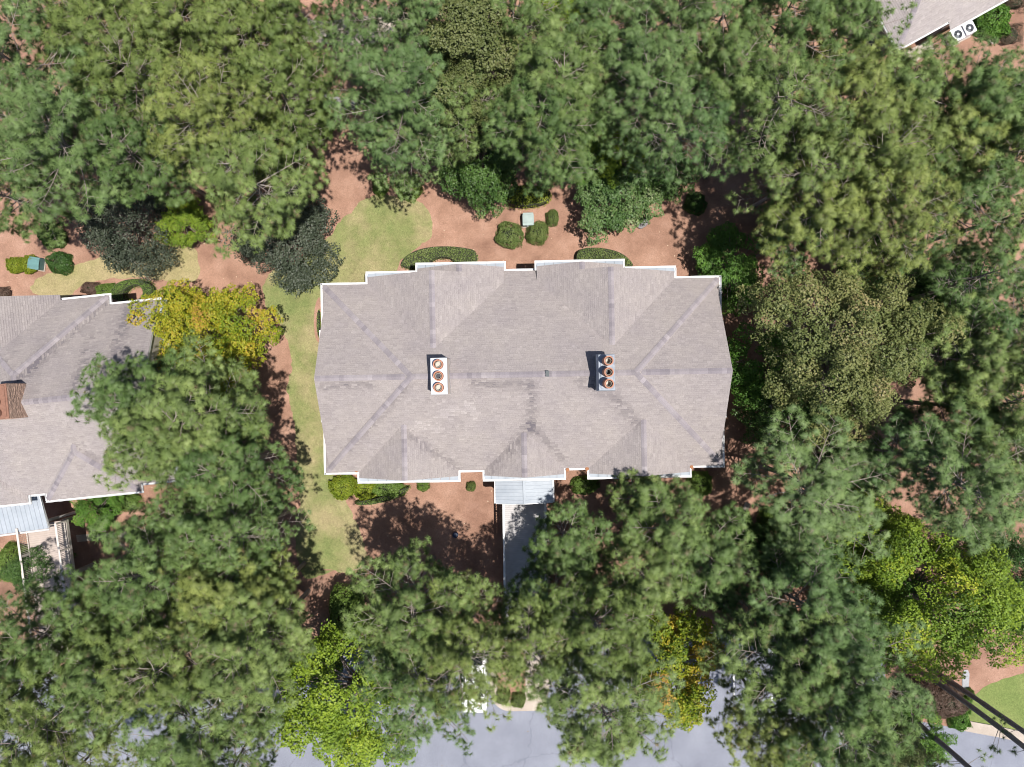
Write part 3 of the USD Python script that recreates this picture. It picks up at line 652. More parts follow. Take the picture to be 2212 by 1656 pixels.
# ---------------- footbridges
def bridge(label, a_left, a_right, b_left, b_right, z, deckmat, railmat, bal=True, zrail=1.05):
    """deck of crosswise planks between two balustrades. a: at the house, b: at the car park; left and right edges, plan points"""
    aL, aR, bL, bR = map(lambda q: np.array(q, float), (a_left, a_right, b_left, b_right))
    o = (aL + aR) / 2; ax = (bL + bR) / 2 - o; L = np.linalg.norm(ax); ax /= L; w = np.linalg.norm(aR - aL)
    rot = math.degrees(math.atan2(ax[1], ax[0])) + 90
    t = thing('footbridge', label, 'footbridge', (o[0], o[1], 0), rot)       # local: y runs back to the house, deck from y=0 to -L
    n = int(L / .145)
    for i in range(n):
        y = -i * L / n; obj('plank', B(-w / 2, w / 2, y - L / n + .008, y, z - .035, z + (.002 if i % 3 else .004)), deckmat, t)
    for s in (-1, 1):
        obj('joist', B(s * (w / 2 - .06), s * (w / 2 + .02), -L, 0, z - .34, z - .04), railmat, t)
        obj('top_rail', rbox(s * (w / 2 - .02), -L / 2, z + zrail, .15, L, .05, .01), railmat, t)
        obj('bottom_rail', rbox(s * (w / 2 - .02), -L / 2, z + .12, .07, L, .06, .01), railmat, t)
        k = int(L / 1.9)
        for i in range(k + 1):
            y = -.06 - i * (L - .12) / k; obj('post', rbox(s * (w / 2 - .02), y, z + zrail / 2, .12, .12, zrail + .02, .01), railmat, t)
            if z > 1 and i % 2 == 0: obj('pier', rbox(s * (w / 2 - .3), y - .01, z / 2 - .2, .28, .28, z - .35, .01), mat['concrete'], t)
        m = int(L / .125)
        for i in range(m):
            y = -.12 - i * (L - .24) / m; obj('baluster', B(s * (w / 2 - .02) - .017, s * (w / 2 - .02) + .017, y - .017, y + .017, z + .15, z + zrail - .025), railmat, t)
    return t
zb = 2.15
bridge('shade-toned footbridge with white rails from the middle house porch to the parking lot', at(1087, 1060, zb), at(1177, 1060, zb), at(1092, 1380, zb), at(1181, 1380, zb), zb, mat['deck_shaded'], mat['white'])
zl = 3.0
bridge('pale planked footbridge with slatted rails at the left house', at(57, 1132, zl), at(141, 1126, zl), at(98, 1425, zl), at(180, 1419, zl), zl, mat['deck'], mat['offwhite'])

# ---------------- the left house
zL = 5.5
lx, ly = (150 - 1106) * .0287, (828 - 857) * .0287
la = 5.8; lc, lsn = math.cos(math.radians(la)), math.sin(math.radians(la))
lh = thing('house', 'shingle-roofed house cut by the left edge, with a brick chimney', 'house', (lx, ly, 0), la)
def lloc(dx, dy, z):
    x, y = at(dx, dy, z); x -= lx; y -= ly
    return x * lc + y * lsn, -x * lsn + y * lc
RL = Roof()
RL.add(*gable_ew(-16, 4.45, -6.1, 6.02, zL))
RL.add(sbox(-8.9, -1, 1.17, 6.65), [plane_dir((-8.9, 0, zL), (1, 0), .535), plane_dir((1.17, 0, zL), (-1, 0), .535), plane_dir((0, 6.65, zL), (0, -1), SL)])
RL.add(*gable_ns(-8.6, -2.05, 1, 7.0, zL))
RL.add(sbox(-4.3, -6.6, 2.0, 0), [plane_dir((-4.3, 0, zL), (1, 0), SL), plane_dir((2.0, 0, zL), (-1, 0), SL), plane_dir((0, -6.6, zL), (0, 1), SL)])
RL.add(sbox(-11.85, -6.6, -5.55, 0), [plane_dir((-11.85, 0, zL), (1, 0), SL), plane_dir((-5.55, 0, zL), (-1, 0), SL), plane_dir((0, -6.6, zL), (0, 1), SL)])
zrl = zL + SL * 6.06; um = (-8.9 + 1.17) / 2; zt_ = zL + .535 * (1.17 + 8.9) / 2; vt = 6.65 - (zt_ - zL) / SL
hwl = 3.275; hs = 3.15
ridl = [((4.4, -.04, zrl), (-9.0, -.04, zrl), SL, SL), ((um, vt, zt_), (um, 6.02 - (zt_ - zL) / SL, zt_), .535, .535),
        ((1.1, 6.58, zL + .05), (um, vt, zt_), .36, .36), ((-8.83, 6.58, zL + .05), (um, vt, zt_), .36, .36),
        ((-5.325, 6.98, zL + SL * hwl), (-5.325, 6.65 - hwl - .05, zL + SL * hwl), SL, SL),
        ((-1.15, -6.6 + hs, zL + SL * hs), (-1.15, -(6.1 - hs), zL + SL * hs), SL, SL), ((-4.22, -6.52, zL + .05), (-1.15, -6.6 + hs, zL + SL * hs), .36, .36), ((1.92, -6.52, zL + .05), (-1.15, -6.6 + hs, zL + SL * hs), .36, .36)]
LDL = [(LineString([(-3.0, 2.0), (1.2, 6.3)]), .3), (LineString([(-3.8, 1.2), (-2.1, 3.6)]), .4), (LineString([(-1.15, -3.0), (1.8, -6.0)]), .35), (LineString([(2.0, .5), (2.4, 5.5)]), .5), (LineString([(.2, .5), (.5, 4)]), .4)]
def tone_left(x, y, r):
    P = Point(x, y); t = (-.11 + .05 * nz(np.array([[x * 1.6, y * .25, 0.0]]))[0]) if y > 0 else .04  # north slopes painted darker for shade, with streaks; south slopes lighter
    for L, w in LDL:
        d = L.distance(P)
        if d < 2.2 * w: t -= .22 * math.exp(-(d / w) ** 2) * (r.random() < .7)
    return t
wl2 = unary_union([sbox(-16, -5.7, 4.0, 5.6), sbox(-8.5, 0, .75, 6.25), sbox(-3.9, -6.2, 1.6, 0)])
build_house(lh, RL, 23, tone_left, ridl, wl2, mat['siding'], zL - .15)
def lg(p, q, out): obj('gutter', gutter((*p, zL - .02), (*q, zL - .02), out), mat['white'], lh)
lg((1.30, 6.02), (4.6, 6.02), (0, 1)); lg((-2.0, 6.65), (1.3, 6.65), (0, 1)); lg((1.17, 6.05), (1.17, 6.64), (1, 0)); lg((-4.43, -6.6), (2.13, -6.6), (0, -1)); lg((2.0, -6.59), (2.0, -6.1), (1, 0)); lg((-4.3, -6.59), (-4.3, -6.1), (-1, 0))
lg((2.14, -6.1), (4.55, -6.1), (0, -1)); lg((-5.40, -6.1), (-4.45, -6.1), (0, -1)); lg((-11.95, -6.6), (-5.42, -6.6), (0, -1)); lg((-5.55, -6.59), (-5.55, -6.1), (1, 0))
y0 = 6.05
obj('gable_wall', trimesh.convex.convex_hull(np.array([(4.45 - k, a, z) for k in (.1, .22) for a, z in ((-y0 + .2, zL - .2), (y0 - .2, zL - .2), (-.04, zrl - .08))])), mat['siding'], lh)
for s in (-1, 1): obj('rake_board', beam((4.42, s * y0, zL - .01), (4.42, -.04, zrl - .012), .05, .16), mat['white'], lh)
obj('gutter', gutter((4.72, -6.2, zL - .25), (4.72, 6.1, zL - .25), (1, 0)), mat['white'], lh)
pent_panels(lh, (4.4, -6.1, zL - .12), (4.4, 6.0, zL - .12), (1, 0), .33, .1, 14)
gable_m = [(-8.5, zL - .2), (-2.15, zL - .2), (-5.325, zL + SL * hwl - .08)]
obj('gable_wall', trimesh.convex.convex_hull(np.array([(x, 7.0 - k, z) for k in (.1, .22) for x, z in gable_m])), mat['siding'], lh)
cu, cv = lloc(-6, 868, 10.0)
stack(lh, RL, cu, cv, 1.25, 2.1, 9.95, mat['mortar'], mat['terracotta_dark'], mat['terracotta_dark'], pot_h=.35, pot_r=.27, brick=True)
# its porch roof
pz = 5.05
pr = thing('porch', 'sloping pale metal porch roof at the left house entrance', 'porch', (*at(60, 1070, 4.5), 0), la + 1.5)
A = lambda dx, dy, z: np.array([*at(dx, dy, z), z])
px0, py0 = at(60, 1070, 4.5); pa = math.radians(la + 1.5)
def pl(dx, dy, z):
    x, y = at(dx, dy, z); x -= px0; y -= py0
    return np.array([x * math.cos(pa) + y * math.sin(pa), -x * math.sin(pa) + y * math.cos(pa), z])
seam_panels(pr, (pl(-90, 1040, 5.02), pl(75, 1024, 5.02), pl(104, 1141, 3.9), pl(-60, 1162, 3.9)), 17)
obj('gutter', gutter(pl(-60, 1163, 3.86), pl(105, 1142, 3.86), (0, -1), .1, .1), mat['white'], pr)
obj('fascia', beam(pl(78, 1048, 4.87), pl(105, 1141, 3.87), .04, .16), mat['white'], pr)
for dx in (-20, 95):
    q = pl(dx, 1142 - dx * .12, 3.7); obj('post', rbox(q[0], q[1] + .15, 1.85, .18, .18, 3.7, .015), mat['white'], pr)

# ---------------- the top right house
zT = 3.3
tx, ty = at(1940, 107, zT)
th = thing('house', 'house in the top right corner with dark walls below a shingle roof', 'house', (tx, ty, 0), 29)
RT = Roof()
ft = sbox(0, 0, 22, 11).union(sbox(4.05, -.55, 22, 2))
RT.add(*hip(ft, 0, 22, 0, 11, zT, .5))
ridT = [((.08, .08, zT + .04), (5.5, 5.5, zT + 2.75), .33, .33), ((.08, 10.9, zT + .04), (5.5, 5.5, zT + 2.75), .33, .33), ((5.5, 5.5, zT + 2.75), (16.5, 5.5, zT + 2.75), .5, .5)]
build_house(th, RT, 31, lambda x, y, r: (.10 if y < 2.2 - .1 * x + .3 * x else 0.0), ridT, sbox(.7, .9, 21, 10.5).union(sbox(4.5, .15, 21, 2)), mat['dark_wall'], zT - .12)
def tgut(p, q, out, dz=0): obj('gutter', gutter((*p, zT - .02 + dz), (*q, zT - .02 + dz), out, .11, .11), mat['white'], th)
tgut((-.11, 0), (4.05, 0), (0, -1)); tgut((4.05, -.55), (22, -.55), (0, -1), -.275); tgut((0, -.11), (0, 11), (-1, 0)); 
for x in (5.2, 8.0, 11.0): 
    fr = obj('window', B(x, x + 1.1, .08, .16, .9, 2.3), mat['white'], th); obj('pane', B(x + .08, x + 1.02, .06, .079, .98, 2.22), mat['glass'], fr)

# ================================================================== SMALL THINGS
def utility(label, dx, dy, w, d, h, m, rot=0):
    x, y, z = gat(dx, dy); t = thing('utility_box', label, 'utility box', (x, y, z), rot)
    obj('pad', rbox(0, 0, .04, w + .1, d + .1, .12, .02), mat['concrete'], t)
    obj('cabinet', rbox(0, 0, .1 + (h - .1) / 2, w, d, h - .1, .03), m, t)
    obj('lid', rbox(0, .02, h + .02, w + .06, d * .62, .06, .02), m, t); obj('lid', rbox(0, -d * .36, h - .01, w + .06, d * .34, .05, .02), m, t)
    obj('handle', B(-.08, .08, -d / 2 - .03, -d / 2, h * .55, h * .6), mat['steel'], t)
utility('pale grey-green utility box by the three round bushes', 1140.5, 477, .78, .92, .75, mat['utility_grey'], 2)
utility('dark teal utility box between bushes at the left edge', 87, 571, .78, .88, .75, mat['teal'], -8)
def ac(dx, dy, label):
    x, y, z = gat(dx, dy); t = thing('air_conditioner', label, 'air conditioner', (x, y, z), 26, 'outdoor units beside the top right house')
    obj('pad', rbox(0, 0, .05, 1.0, 1.0, .1, .02), mat['concrete'], t)
    w, h = .80, .8
    for sx, sy, lx_, ly_ in ((1, 0, .04, w), (-1, 0, .04, w), (0, 1, w, .04), (0, -1, w, .04)):
        obj('side_grille', rbox(sx * w / 2, sy * w / 2, .1 + h / 2, lx_, ly_, h - .02, .008), mat['ac_white'], t)
    ring = Polygon(np.array(sbox(-w / 2 - .02, -w / 2 - .02, w / 2 + .02, w / 2 + .02).buffer(-.08).buffer(.08).exterior.coords)).difference(Point(0, 0).buffer(.31))
    top = obj('top_panel', extrude(ring, .05, .1 + h), mat['ac_white'], t)
    obj('interior', B(-w / 2 + .03, w / 2 - .03, -w / 2 + .03, w / 2 - .03, .12, .5), mat['ac_dark'], t)
    fan = []
    for k in range(4):
        bl = trimesh.creation.box((.2, .15, .012)); bl.apply_transform(trimesh.transformations.rotation_matrix(.45, (1, 0, 0))); bl.apply_translation((.18, 0, .72)); bl.apply_transform(trimesh.transformations.rotation_matrix(k * math.pi / 2 + .4, (0, 0, 1))); fan.append(bl)
    for bl in fan: obj('fan_blade', bl, mat['ac_dark'], t)
    hub = trimesh.creation.cylinder(.09, .07, sections=20); hub.apply_translation((0, 0, .93)); obj('fan_hub', hub, mat['ac_white'], t)
    for r_ in (.14, .19, .24, .29):
        a = trimesh.creation.torus(r_, .006, major_sections=28, minor_sections=4); a.apply_translation((0, 0, .925)); obj('guard_ring', a, mat['steel'], top)
    for k in range(8):
        c = math.pi * k / 4; obj('guard_bar', beam((.08 * math.cos(c), .08 * math.sin(c), .935), (.32 * math.cos(c), .32 * math.sin(c), .935), .012, .01), mat['steel'], top)
ac(2052.5, 87, 'white air conditioner unit nearest the terrace'); ac(2077, 73.5, 'white air conditioner unit nearest the round bush')
x, y, z = gat(2145, 86); t = thing('drain_lid', 'round pale concrete lid on the pine straw near the air conditioners', 'lid', (x, y, z))
obj('lid_disc', lathe([(0, 0), (.33, 0), (.33, .07), (.30, .09), (0, .09)], 28), mat['concrete'], t); obj('lift_ring', trimesh.creation.torus(.05, .01, major_sections=14, minor_sections=5).apply_translation((0, .1, .1)), mat['steel'], t)
x, y, z = gat(984, 1154); t = thing('valve_cover', 'small dark blue round cover in pine shade left of the footbridge', 'cover', (x, y, z))
obj('drum', lathe([(0, 0), (.21, 0), (.22, .25), (.2, .28)], 22), mat['navy'], t, smooth=40); obj('drum_top', lathe([(0, .27), (.19, .27), (.17, .31), (0, .33)], 22), mat['navy'], t, smooth=40)
# boulder and creek stones
def rock(r, sx, sy, sz):
    m = trimesh.creation.icosphere(2, 1.0); v = np.array(m.vertices); v *= (1 + .25 * nz(v * 1.3 + r.uniform(0, 50, 3)))[:, None]
    return trimesh.Trimesh(v * [sx, sy, sz], m.faces, process=False)
rr = np.random.default_rng(3)
x, y, z = gat(1386, 482); tag(obj('boulder', rock(rr, .48, .40, .28).apply_translation((x, y, .12)), mat['stone'], smooth=50), 'grey boulder on the pine straw below the speckled tree', 'boulder')
cr = thing('creek_bed', 'dark dry creek bed of loose stones by the pines at the top', 'creek bed', gat(740, 222))
cx, cy, _ = gat(740, 222)
for k in range(110):
    a, b, _ = gat(rr.uniform(690, 792), 222 + rr.normal(0, 8)); s = rr.uniform(.10, .26)
    obj('stone', rock(rr, s, s * rr.uniform(.7, 1), s * .6).apply_translation((a - cx, b - cy, s * .2)), mat['stone'], cr, smooth=50)

# white car
def car(label, dx, dy, rot):
    x, y, z = gat(dx, dy); t = thing('parked_car', label, 'car', (x, y, z + .01), rot)
    L, W = 4.6, 1.82
    def loft(secs):
        """sections along the length: (y, half width, z low, z high)"""
        vs = []; n = 12
        for (yy, hwid, z0, z1) in secs:
            ring = []
            for k in range(n):
                a = 2 * math.pi * (k + .5) / n; ca, sa = math.cos(a), math.sin(a); e = .42
                ring.append((hwid * np.sign(ca) * abs(ca) ** e, yy, (z0 + z1) / 2 + (z1 - z0) / 2 * np.sign(sa) * abs(sa) ** e))
            vs.append(ring)
        v = np.array(vs).reshape(-1, 3); m = len(secs); f = []
        for i in range(m - 1):
            for k in range(n):
                a, b = i * n + k, i * n + (k + 1) % n; f += [[a, b, b + n], [a, b + n, a + n]]
        c0, c1 = len(v), len(v) + 1; v = np.vstack([v, v[:n].mean(0), v[-n:].mean(0)])
        for k in range(n): f += [[c0, (k + 1) % n, k], [c1, (m - 1) * n + k, (m - 1) * n + (k + 1) % n]]
        m = trimesh.Trimesh(v, f, process=False); m.fix_normals(); return m
    h = L / 2
    obj('body', loft([(-h, .70, .40, .70), (-h + .12, .84, .30, .80), (-h + .7, .90, .24, .90), (-.6, .91, .22, .95), (.5, .91, .22, .97), (h - .75, .90, .24, .96), (h - .12, .84, .30, .92), (h, .74, .42, .80)]), mat['car_white'], t, smooth=40)
    obj('cabin_glass', loft([(-1.05, .70, .90, .96), (-.35, .70, .90, 1.38), (.2, .70, .90, 1.45), (1.1, .69, .9, 1.42), (1.95, .66, .9, 1.0)]), mat['car_glass'], t, smooth=40)
    obj('roof_panel', loft([(-.42, .60, 1.36, 1.40), (-.2, .63, 1.38, 1.47), (.4, .64, 1.40, 1.50), (1.0, .62, 1.38, 1.47), (1.3, .58, 1.32, 1.40)]), mat['car_white'], t, smooth=40)
    for s in (-1, 1):
        obj('roof_pillar', beam((s * .66, -.98, .99), (s * .62, -.36, 1.41), .07, .05), mat['car_white'], t); obj('roof_pillar', beam((s * .62, 1.2, 1.40), (s * .64, 1.9, 1.0), .09, .05), mat['car_white'], t)
        obj('mirror', rbox(s * .98, -.72, .98, .2, .12, .13, .03), mat['car_white'], t)
        obj('headlight', rbox(s * .66, -h + .1, .66, .34, .16, .13, .03), mat['lamp_glass'], t); obj('tail_light', rbox(s * .68, h - .08, .78, .3, .12, .14, .03), mat['tail_lamp'], t)
        for yy in (-1.38, 1.38):
            w = trimesh.creation.cylinder(.33, .22, sections=24); w.apply_transform(trimesh.transformations.rotation_matrix(math.pi / 2, (0, 1, 0))); w.apply_translation((s * .82, yy, .33)); wh = obj('wheel', w, mat['tyre'], t)
            w = trimesh.creation.cylinder(.21, .235, sections=20); w.apply_transform(trimesh.transformations.rotation_matrix(math.pi / 2, (0, 1, 0))); w.apply_translation((s * .82, yy, .33)); obj('rim', w, mat['steel'], wh)
    return t
car('white car parked under the pine left of the planted island', 1026, 1460, 0)

# ================================================================== PLANTS
def tuft_shapes(n, k, L, w, seed):
    """k tufts of n needles each: thin triangles that spray from a twig end"""
    r = np.random.default_rng(seed); out = []
    for _ in range(k):
        ct = 1 - r.random(n) ** 0.8 * 1.25; st = np.sqrt(np.clip(1 - ct ** 2, 0, 1)); ph = r.uniform(0, 2 * np.pi, n)
        d = np.stack([st * np.cos(ph), st * np.sin(ph), ct], 1)
        s = np.cross(d, r.normal(size=(n, 3))); s /= np.linalg.norm(s, axis=1, keepdims=True)
        b0 = d * .015; l = L * r.uniform(.75, 1.15, n)[:, None]
        out.append(np.stack([b0 + s * w * .5, b0 - s * w * .5, d * l - [0, 0, .02]], 1))
    return np.array(out)
TUFTS = tuft_shapes(46, 8, .27, .019, 1)
def frames(d, r):
    d = d / np.linalg.norm(d, axis=1, keepdims=True)
    a = np.cross(d, r.normal(size=d.shape)); a /= np.linalg.norm(a, axis=1, keepdims=True)
    return np.stack([a, np.cross(d, a), d], 2)
def needles(pos, dirs, scale, tint, r, centre):
    k = r.integers(0, len(TUFTS), len(pos)); T = TUFTS[k] * scale[:, None, None, None]
    v = np.einsum('nij,nktj->nkti', frames(dirs, r), T) + pos[:, None, None]
    n = v.shape[1]; tt = np.repeat(tint, n * 3).reshape(len(pos), n, 3).copy()
    tt[:, :, 2] += .10; tt += r.normal(0, .05, (len(pos), n, 1))
    v = v.reshape(-1, 3)
    # shading normals follow the puff of the tuft, so that it catches light as a soft ball
    c = np.repeat(centre, n * 3, 0)
    nr = (v - c) / .3 + [0, 0, .45]; nr /= np.linalg.norm(nr, axis=1, keepdims=True)
    f = np.arange(len(v)).reshape(-1, 3); fn = np.cross(v[f[:, 1]] - v[f[:, 0]], v[f[:, 2]] - v[f[:, 0]])
    back = (fn * nr[f[:, 2]]).sum(1) < 0; f[back] = f[back][:, ::-1]
    return v, f, np.clip(tt.reshape(-1), 0, 1), nr
def pine_kind(key, seed, Ht, Rr, base, material, nb=46, dense=1.0, droop=0.0):
    r = np.random.default_rng(seed); c = proto(key); wood = []; twigs = []; P, D, S, T, CC = [], [], [], [], []
    lean = r.normal(0, .25, 2)
    def axis(z): q = z / Ht; return np.array([lean[0] * q * q * 1.5 + .12 * math.sin(q * 5 + seed), lean[1] * q * q * 1.5 + .12 * math.cos(q * 4 + seed), z])
    zz = np.linspace(-.3, Ht * .985, 16); rad = .22 * (1 - .86 * np.clip(zz / Ht, 0, 1)) * (Ht / 19)
    rad = rad * (.62 if Ht > 22 else 1)
    if Ht > 22:                                                       # a long bare trunk: knots, small bends and dead stubs
        zz = np.linspace(-.3, Ht * .985, 46); rad = .19 * (1 - .5 * np.clip(zz / Ht, 0, 1)) * (1 + .035 * r.normal(size=46)) * (1 + .5 * np.exp(-np.clip(zz, 0, 9) * 1.6))
        for k in range(22):
            z0 = r.uniform(.25, .7) * Ht; a_ = r.uniform(0, 6.28); l_ = r.uniform(.3, 1.6)
            e_ = axis(z0) + [l_ * math.cos(a_), l_ * math.sin(a_), r.uniform(-.1, .4) * l_]; twigs.append(tube([axis(z0), e_], [.03, .008], 4))
            if l_ > .8:
                for _ in range(4): P.append(e_ + r.normal(0, .14, 3)); D.append(np.array([0, 0, 1.0]) + r.normal(0, .4, 3)); S.append(1.0); T.append(.5); CC.append(e_ - [0, 0, .15])
    wood.append(tube([axis(z) + ([.012 * math.sin(z * .9 + seed), .012 * math.cos(z * 1.1), 0] if Ht > 22 else [0, 0, 0]) for z in zz], rad, 9))
    az = r.uniform(0, 6.28)
    for i in range(nb):
        q = (i // 4 * 4 + 2 + .5 * (i % 4 - 1.5)) / nb; q = min(q, .98); z = Ht * (base + (1 - base) * (q ** .85) * .97); az = r.uniform(0, 6.28) if i % 4 == 0 else az + 1.57 + r.normal(0, .42)
        prof = (0.35 + .65 * math.sin(math.pi * min(1, .30 + .62 * q)) ** .9) * (1 - .55 * max(0, q - .55) / .45)
        Lb = Rr * prof * r.uniform(.55, 1.18)
        rise = (-.05 + .75 * q - droop) + r.normal(0, .10)
        h = np.array([math.cos(az), math.sin(az), 0]); side = np.array([-h[1], h[0], 0])
        p0 = axis(z); t = np.linspace(0, 1, 6); bend = r.normal(0, .10)
        pts = p0 + Lb * (t[:, None] * h + (t * t * bend)[:, None] * side + (t * rise + .16 * t ** 2.2)[:, None] * np.array([0, 0, 1.0]))
        (wood if i % 2 else twigs).append(tube(pts, .045 * (1 - .85 * t) * (.5 + .5 * Lb / Rr), 5))
        nt = int(4 + 5 * Lb / Rr + r.integers(0, 2))
        ends = []
        for j in range(nt):
            f = .34 + .66 * (j + .5) / nt; k = f * 5; a = int(min(k, 4)); b = pts[a] + (pts[a + 1] - pts[a]) * (k - a)
            sg = 1 if j % 2 else -1; la_ = (.13 + .26 * (1 - f)) * Lb * r.uniform(.7, 1.2) + .15
            dd = h * (.55 + .35 * r.random()) + side * sg * (.8 + .3 * r.random()) + np.array([0, 0, .18 + .25 * r.random()]); dd /= np.linalg.norm(dd)
            e = b + dd * la_; twigs.append(tube([b, b + dd * la_ * .55 + [0, 0, -.02], e + [0, 0, .04]], [.013, .010, .005], 3)); ends.append((b, e, dd))
        ends.append((pts[3], pts[5], (pts[5] - pts[4]) / np.linalg.norm(pts[5] - pts[4])))
        tb = .52 + r.normal(0, .09)
        for b, e, dd in ends:                                         # each twig ends in a rounded pompom of tufts
            m = max(2, int(r.integers(4, 7) * dense)); tc = tb + r.normal(0, .10) + .06 * (q - .5)
            for _ in range(m):
                o = r.normal(0, .125, 3) * [1, 1, .7]; P.append(e + o + [0, 0, .05]); D.append(o * 3.2 + dd * .35 + np.array([0, 0, .55]) + r.normal(0, .15, 3)); S.append(r.uniform(.85, 1.2)); T.append(tc + r.normal(0, .05)); CC.append(e - [0, 0, .12])
            if r.random() < .5 * dense:
                p = b + (e - b) * r.uniform(.3, .8) + [0, 0, .04]; P.append(p); D.append(dd * .5 + np.array([0, 0, .8]) + r.normal(0, .3, 3)); S.append(r.uniform(.7, 1.0)); T.append(tc - .1); CC.append(p - [0, 0, .15])
    for _ in range(int(14 * dense)):                                  # leader
        P.append(axis(Ht * r.uniform(.93, 1.0)) + r.normal(0, .12, 3)); D.append(np.array([0, 0, 1.0]) + r.normal(0, .4, 3)); S.append(1.0); T.append(.6); CC.append(P[-1] - [0, 0, .15])
    P, D, S, T, CC = map(np.array, (P, D, S, T, CC))
    # a few brown dead tufts deep inside
    dead = r.random(len(P)) < .035; T[dead] = .02
    v, f, tn, nr = needles(P, D, S, T, r, CC)
    obj('trunk', merge(wood), mat['bark'], c, smooth=True)
    obj('crown', (v, f), material, c, tint=tn, normals=nr)
    obj('twigs', merge(twigs), mat['twig'], c, kind='stuff')
    return c
for k, (key, Ht, Rr, base, m, nb, dense, droop) in enumerate([
    ('pine_a', 15.5, 3.6, .48, 'pine_green', 46, 1.0, .0), ('pine_b', 14.5, 3.4, .50, 'pine_olive', 44, 1.0, .05), ('pine_c', 16, 3.6, .48, 'pine_blue', 46, 1.05, .0),
    ('pine_d', 14, 3.5, .46, 'pine_green', 46, 1.1, .1), ('pine_e', 15.5, 3.8, .50, 'pine_olive', 46, .9, .0), ('pine_f', 15, 3.5, .48, 'pine_blue', 40, .8, .08),
    ('pine_g', 10, 2.4, .40, 'pine_green', 34, .9, .05), ('pine_h', 16, 3.4, .50, 'pine_green', 36, .75, .05)]):
    pine_kind(key, 100 + k, Ht, Rr, base, mat[m], nb, dense, droop)
pine_kind('pine_tall', 140, 26, 3.4, .70, mat['pine_green'], 26, .9, .05)
PH = dict(pine_a=15.5, pine_b=14.5, pine_c=16, pine_d=14, pine_e=15.5, pine_f=15, pine_g=10, pine_h=16)

def leaves(pos, nor, size, tint, r, asp=.62, jit=.55):
    n = nor + r.normal(0, jit, nor.shape); n /= np.linalg.norm(n, axis=1, keepdims=True)
    F = frames(n, r); l = (size * r.uniform(.7, 1.25, len(pos)))[:, None]
    a, b = F[:, :, 0] * l * .5, F[:, :, 1] * l * .5 * asp
    v = np.stack([pos - a, pos - b + n * l * .06, pos + a, pos + b + n * l * .06], 1).reshape(-1, 3)
    i = np.arange(len(pos))[:, None] * 4
    f = np.vstack([i + [0, 1, 2], i + [0, 2, 3]])
    return v, f, np.clip(np.repeat(tint, 4), 0, 1)
def broadleaf_kind(key, seed, Ht, R1, R2, base, material, nblob=60, nleaf=16000, size=.17, blob=(.55, 1.05), barkm=None, contrast=.14, flat=.75):
    """a spreading crown of leafy boughs on a branching trunk"""
    r = np.random.default_rng(seed); c = proto(key); zc = Ht * base
    C = []
    while len(C) < nblob:
        d = r.normal(size=3); d /= np.linalg.norm(d)
        if d[2] < -.25: continue
        f = r.uniform(.45, 1.0) ** .6; q = np.array([d[0] * R1, d[1] * R2, d[2] * (Ht - zc) * .92]) * f
        q *= (1 + .18 * math.sin(3 * math.atan2(d[1], d[0]) + seed) + .1 * math.sin(7 * math.atan2(d[1], d[0]) + 2 * seed)) if d[2] < .7 else 1
        C.append(q + [0, 0, zc])
    C = np.array(C); rb = r.uniform(*blob, len(C)); tb = r.normal(0, contrast, len(C))
    share = rb ** 2 / (rb ** 2).sum(); P, N, T = [], [], []
    for p, q, t, s in zip(C, rb, tb, share):
        k = int(nleaf * s); d = r.normal(size=(k, 3)); d[:, 2] = np.abs(d[:, 2]) * 1.1 - .35; d /= np.linalg.norm(d, axis=1, keepdims=True)
        rad = q * (.72 + .33 * r.random(k)) * (1 + .22 * np.sin(4 * np.arctan2(d[:, 1], d[:, 0]) + t * 30))
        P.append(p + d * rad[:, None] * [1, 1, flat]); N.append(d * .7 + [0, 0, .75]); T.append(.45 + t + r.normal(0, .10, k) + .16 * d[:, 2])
    P, N, T = np.vstack(P), np.vstack(N), np.concatenate(T)
    v, f, tn = leaves(P, N, size, T, r)
    wood = [tube([(0, 0, -.2), (.05, 0, zc * .5), (0, .05, zc * .95), (.05, 0, zc + (Ht - zc) * .5)], np.array([.2, .16, .13, .06]) * Ht / 9, 8)]
    for i in r.permutation(len(C))[:int(nblob * .6)]:
        z0 = zc * r.uniform(.6, 1.0); a = np.array([0, 0, z0]); e = C[i]; wood.append(tube([a, a + (e - a) * .5 + [0, 0, .25], e], np.array([.075, .045, .015]) * Ht / 9, 5))
    obj('trunk', merge(wood), barkm or mat['bark'], c, smooth=True)
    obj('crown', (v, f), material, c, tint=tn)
    return c
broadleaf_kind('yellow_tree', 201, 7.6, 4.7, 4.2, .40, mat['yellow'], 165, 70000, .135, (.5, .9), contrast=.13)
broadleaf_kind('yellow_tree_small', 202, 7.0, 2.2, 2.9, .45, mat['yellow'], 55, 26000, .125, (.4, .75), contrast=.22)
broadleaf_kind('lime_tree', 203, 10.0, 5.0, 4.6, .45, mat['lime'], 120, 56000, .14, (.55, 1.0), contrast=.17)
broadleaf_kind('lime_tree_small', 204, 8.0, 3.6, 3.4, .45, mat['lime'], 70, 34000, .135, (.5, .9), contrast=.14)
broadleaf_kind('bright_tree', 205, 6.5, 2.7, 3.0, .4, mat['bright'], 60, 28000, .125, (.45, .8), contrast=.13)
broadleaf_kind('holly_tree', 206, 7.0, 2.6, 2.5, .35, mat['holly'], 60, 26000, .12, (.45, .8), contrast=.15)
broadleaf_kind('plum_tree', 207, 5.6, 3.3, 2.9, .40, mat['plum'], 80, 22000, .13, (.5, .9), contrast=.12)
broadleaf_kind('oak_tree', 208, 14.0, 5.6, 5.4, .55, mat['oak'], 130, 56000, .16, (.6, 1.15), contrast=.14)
broadleaf_kind('cedar_tree', 209, 15.0, 3.6, 3.6, .50, mat['cedar'], 110, 40000, .155, (.45, .9), contrast=.13)
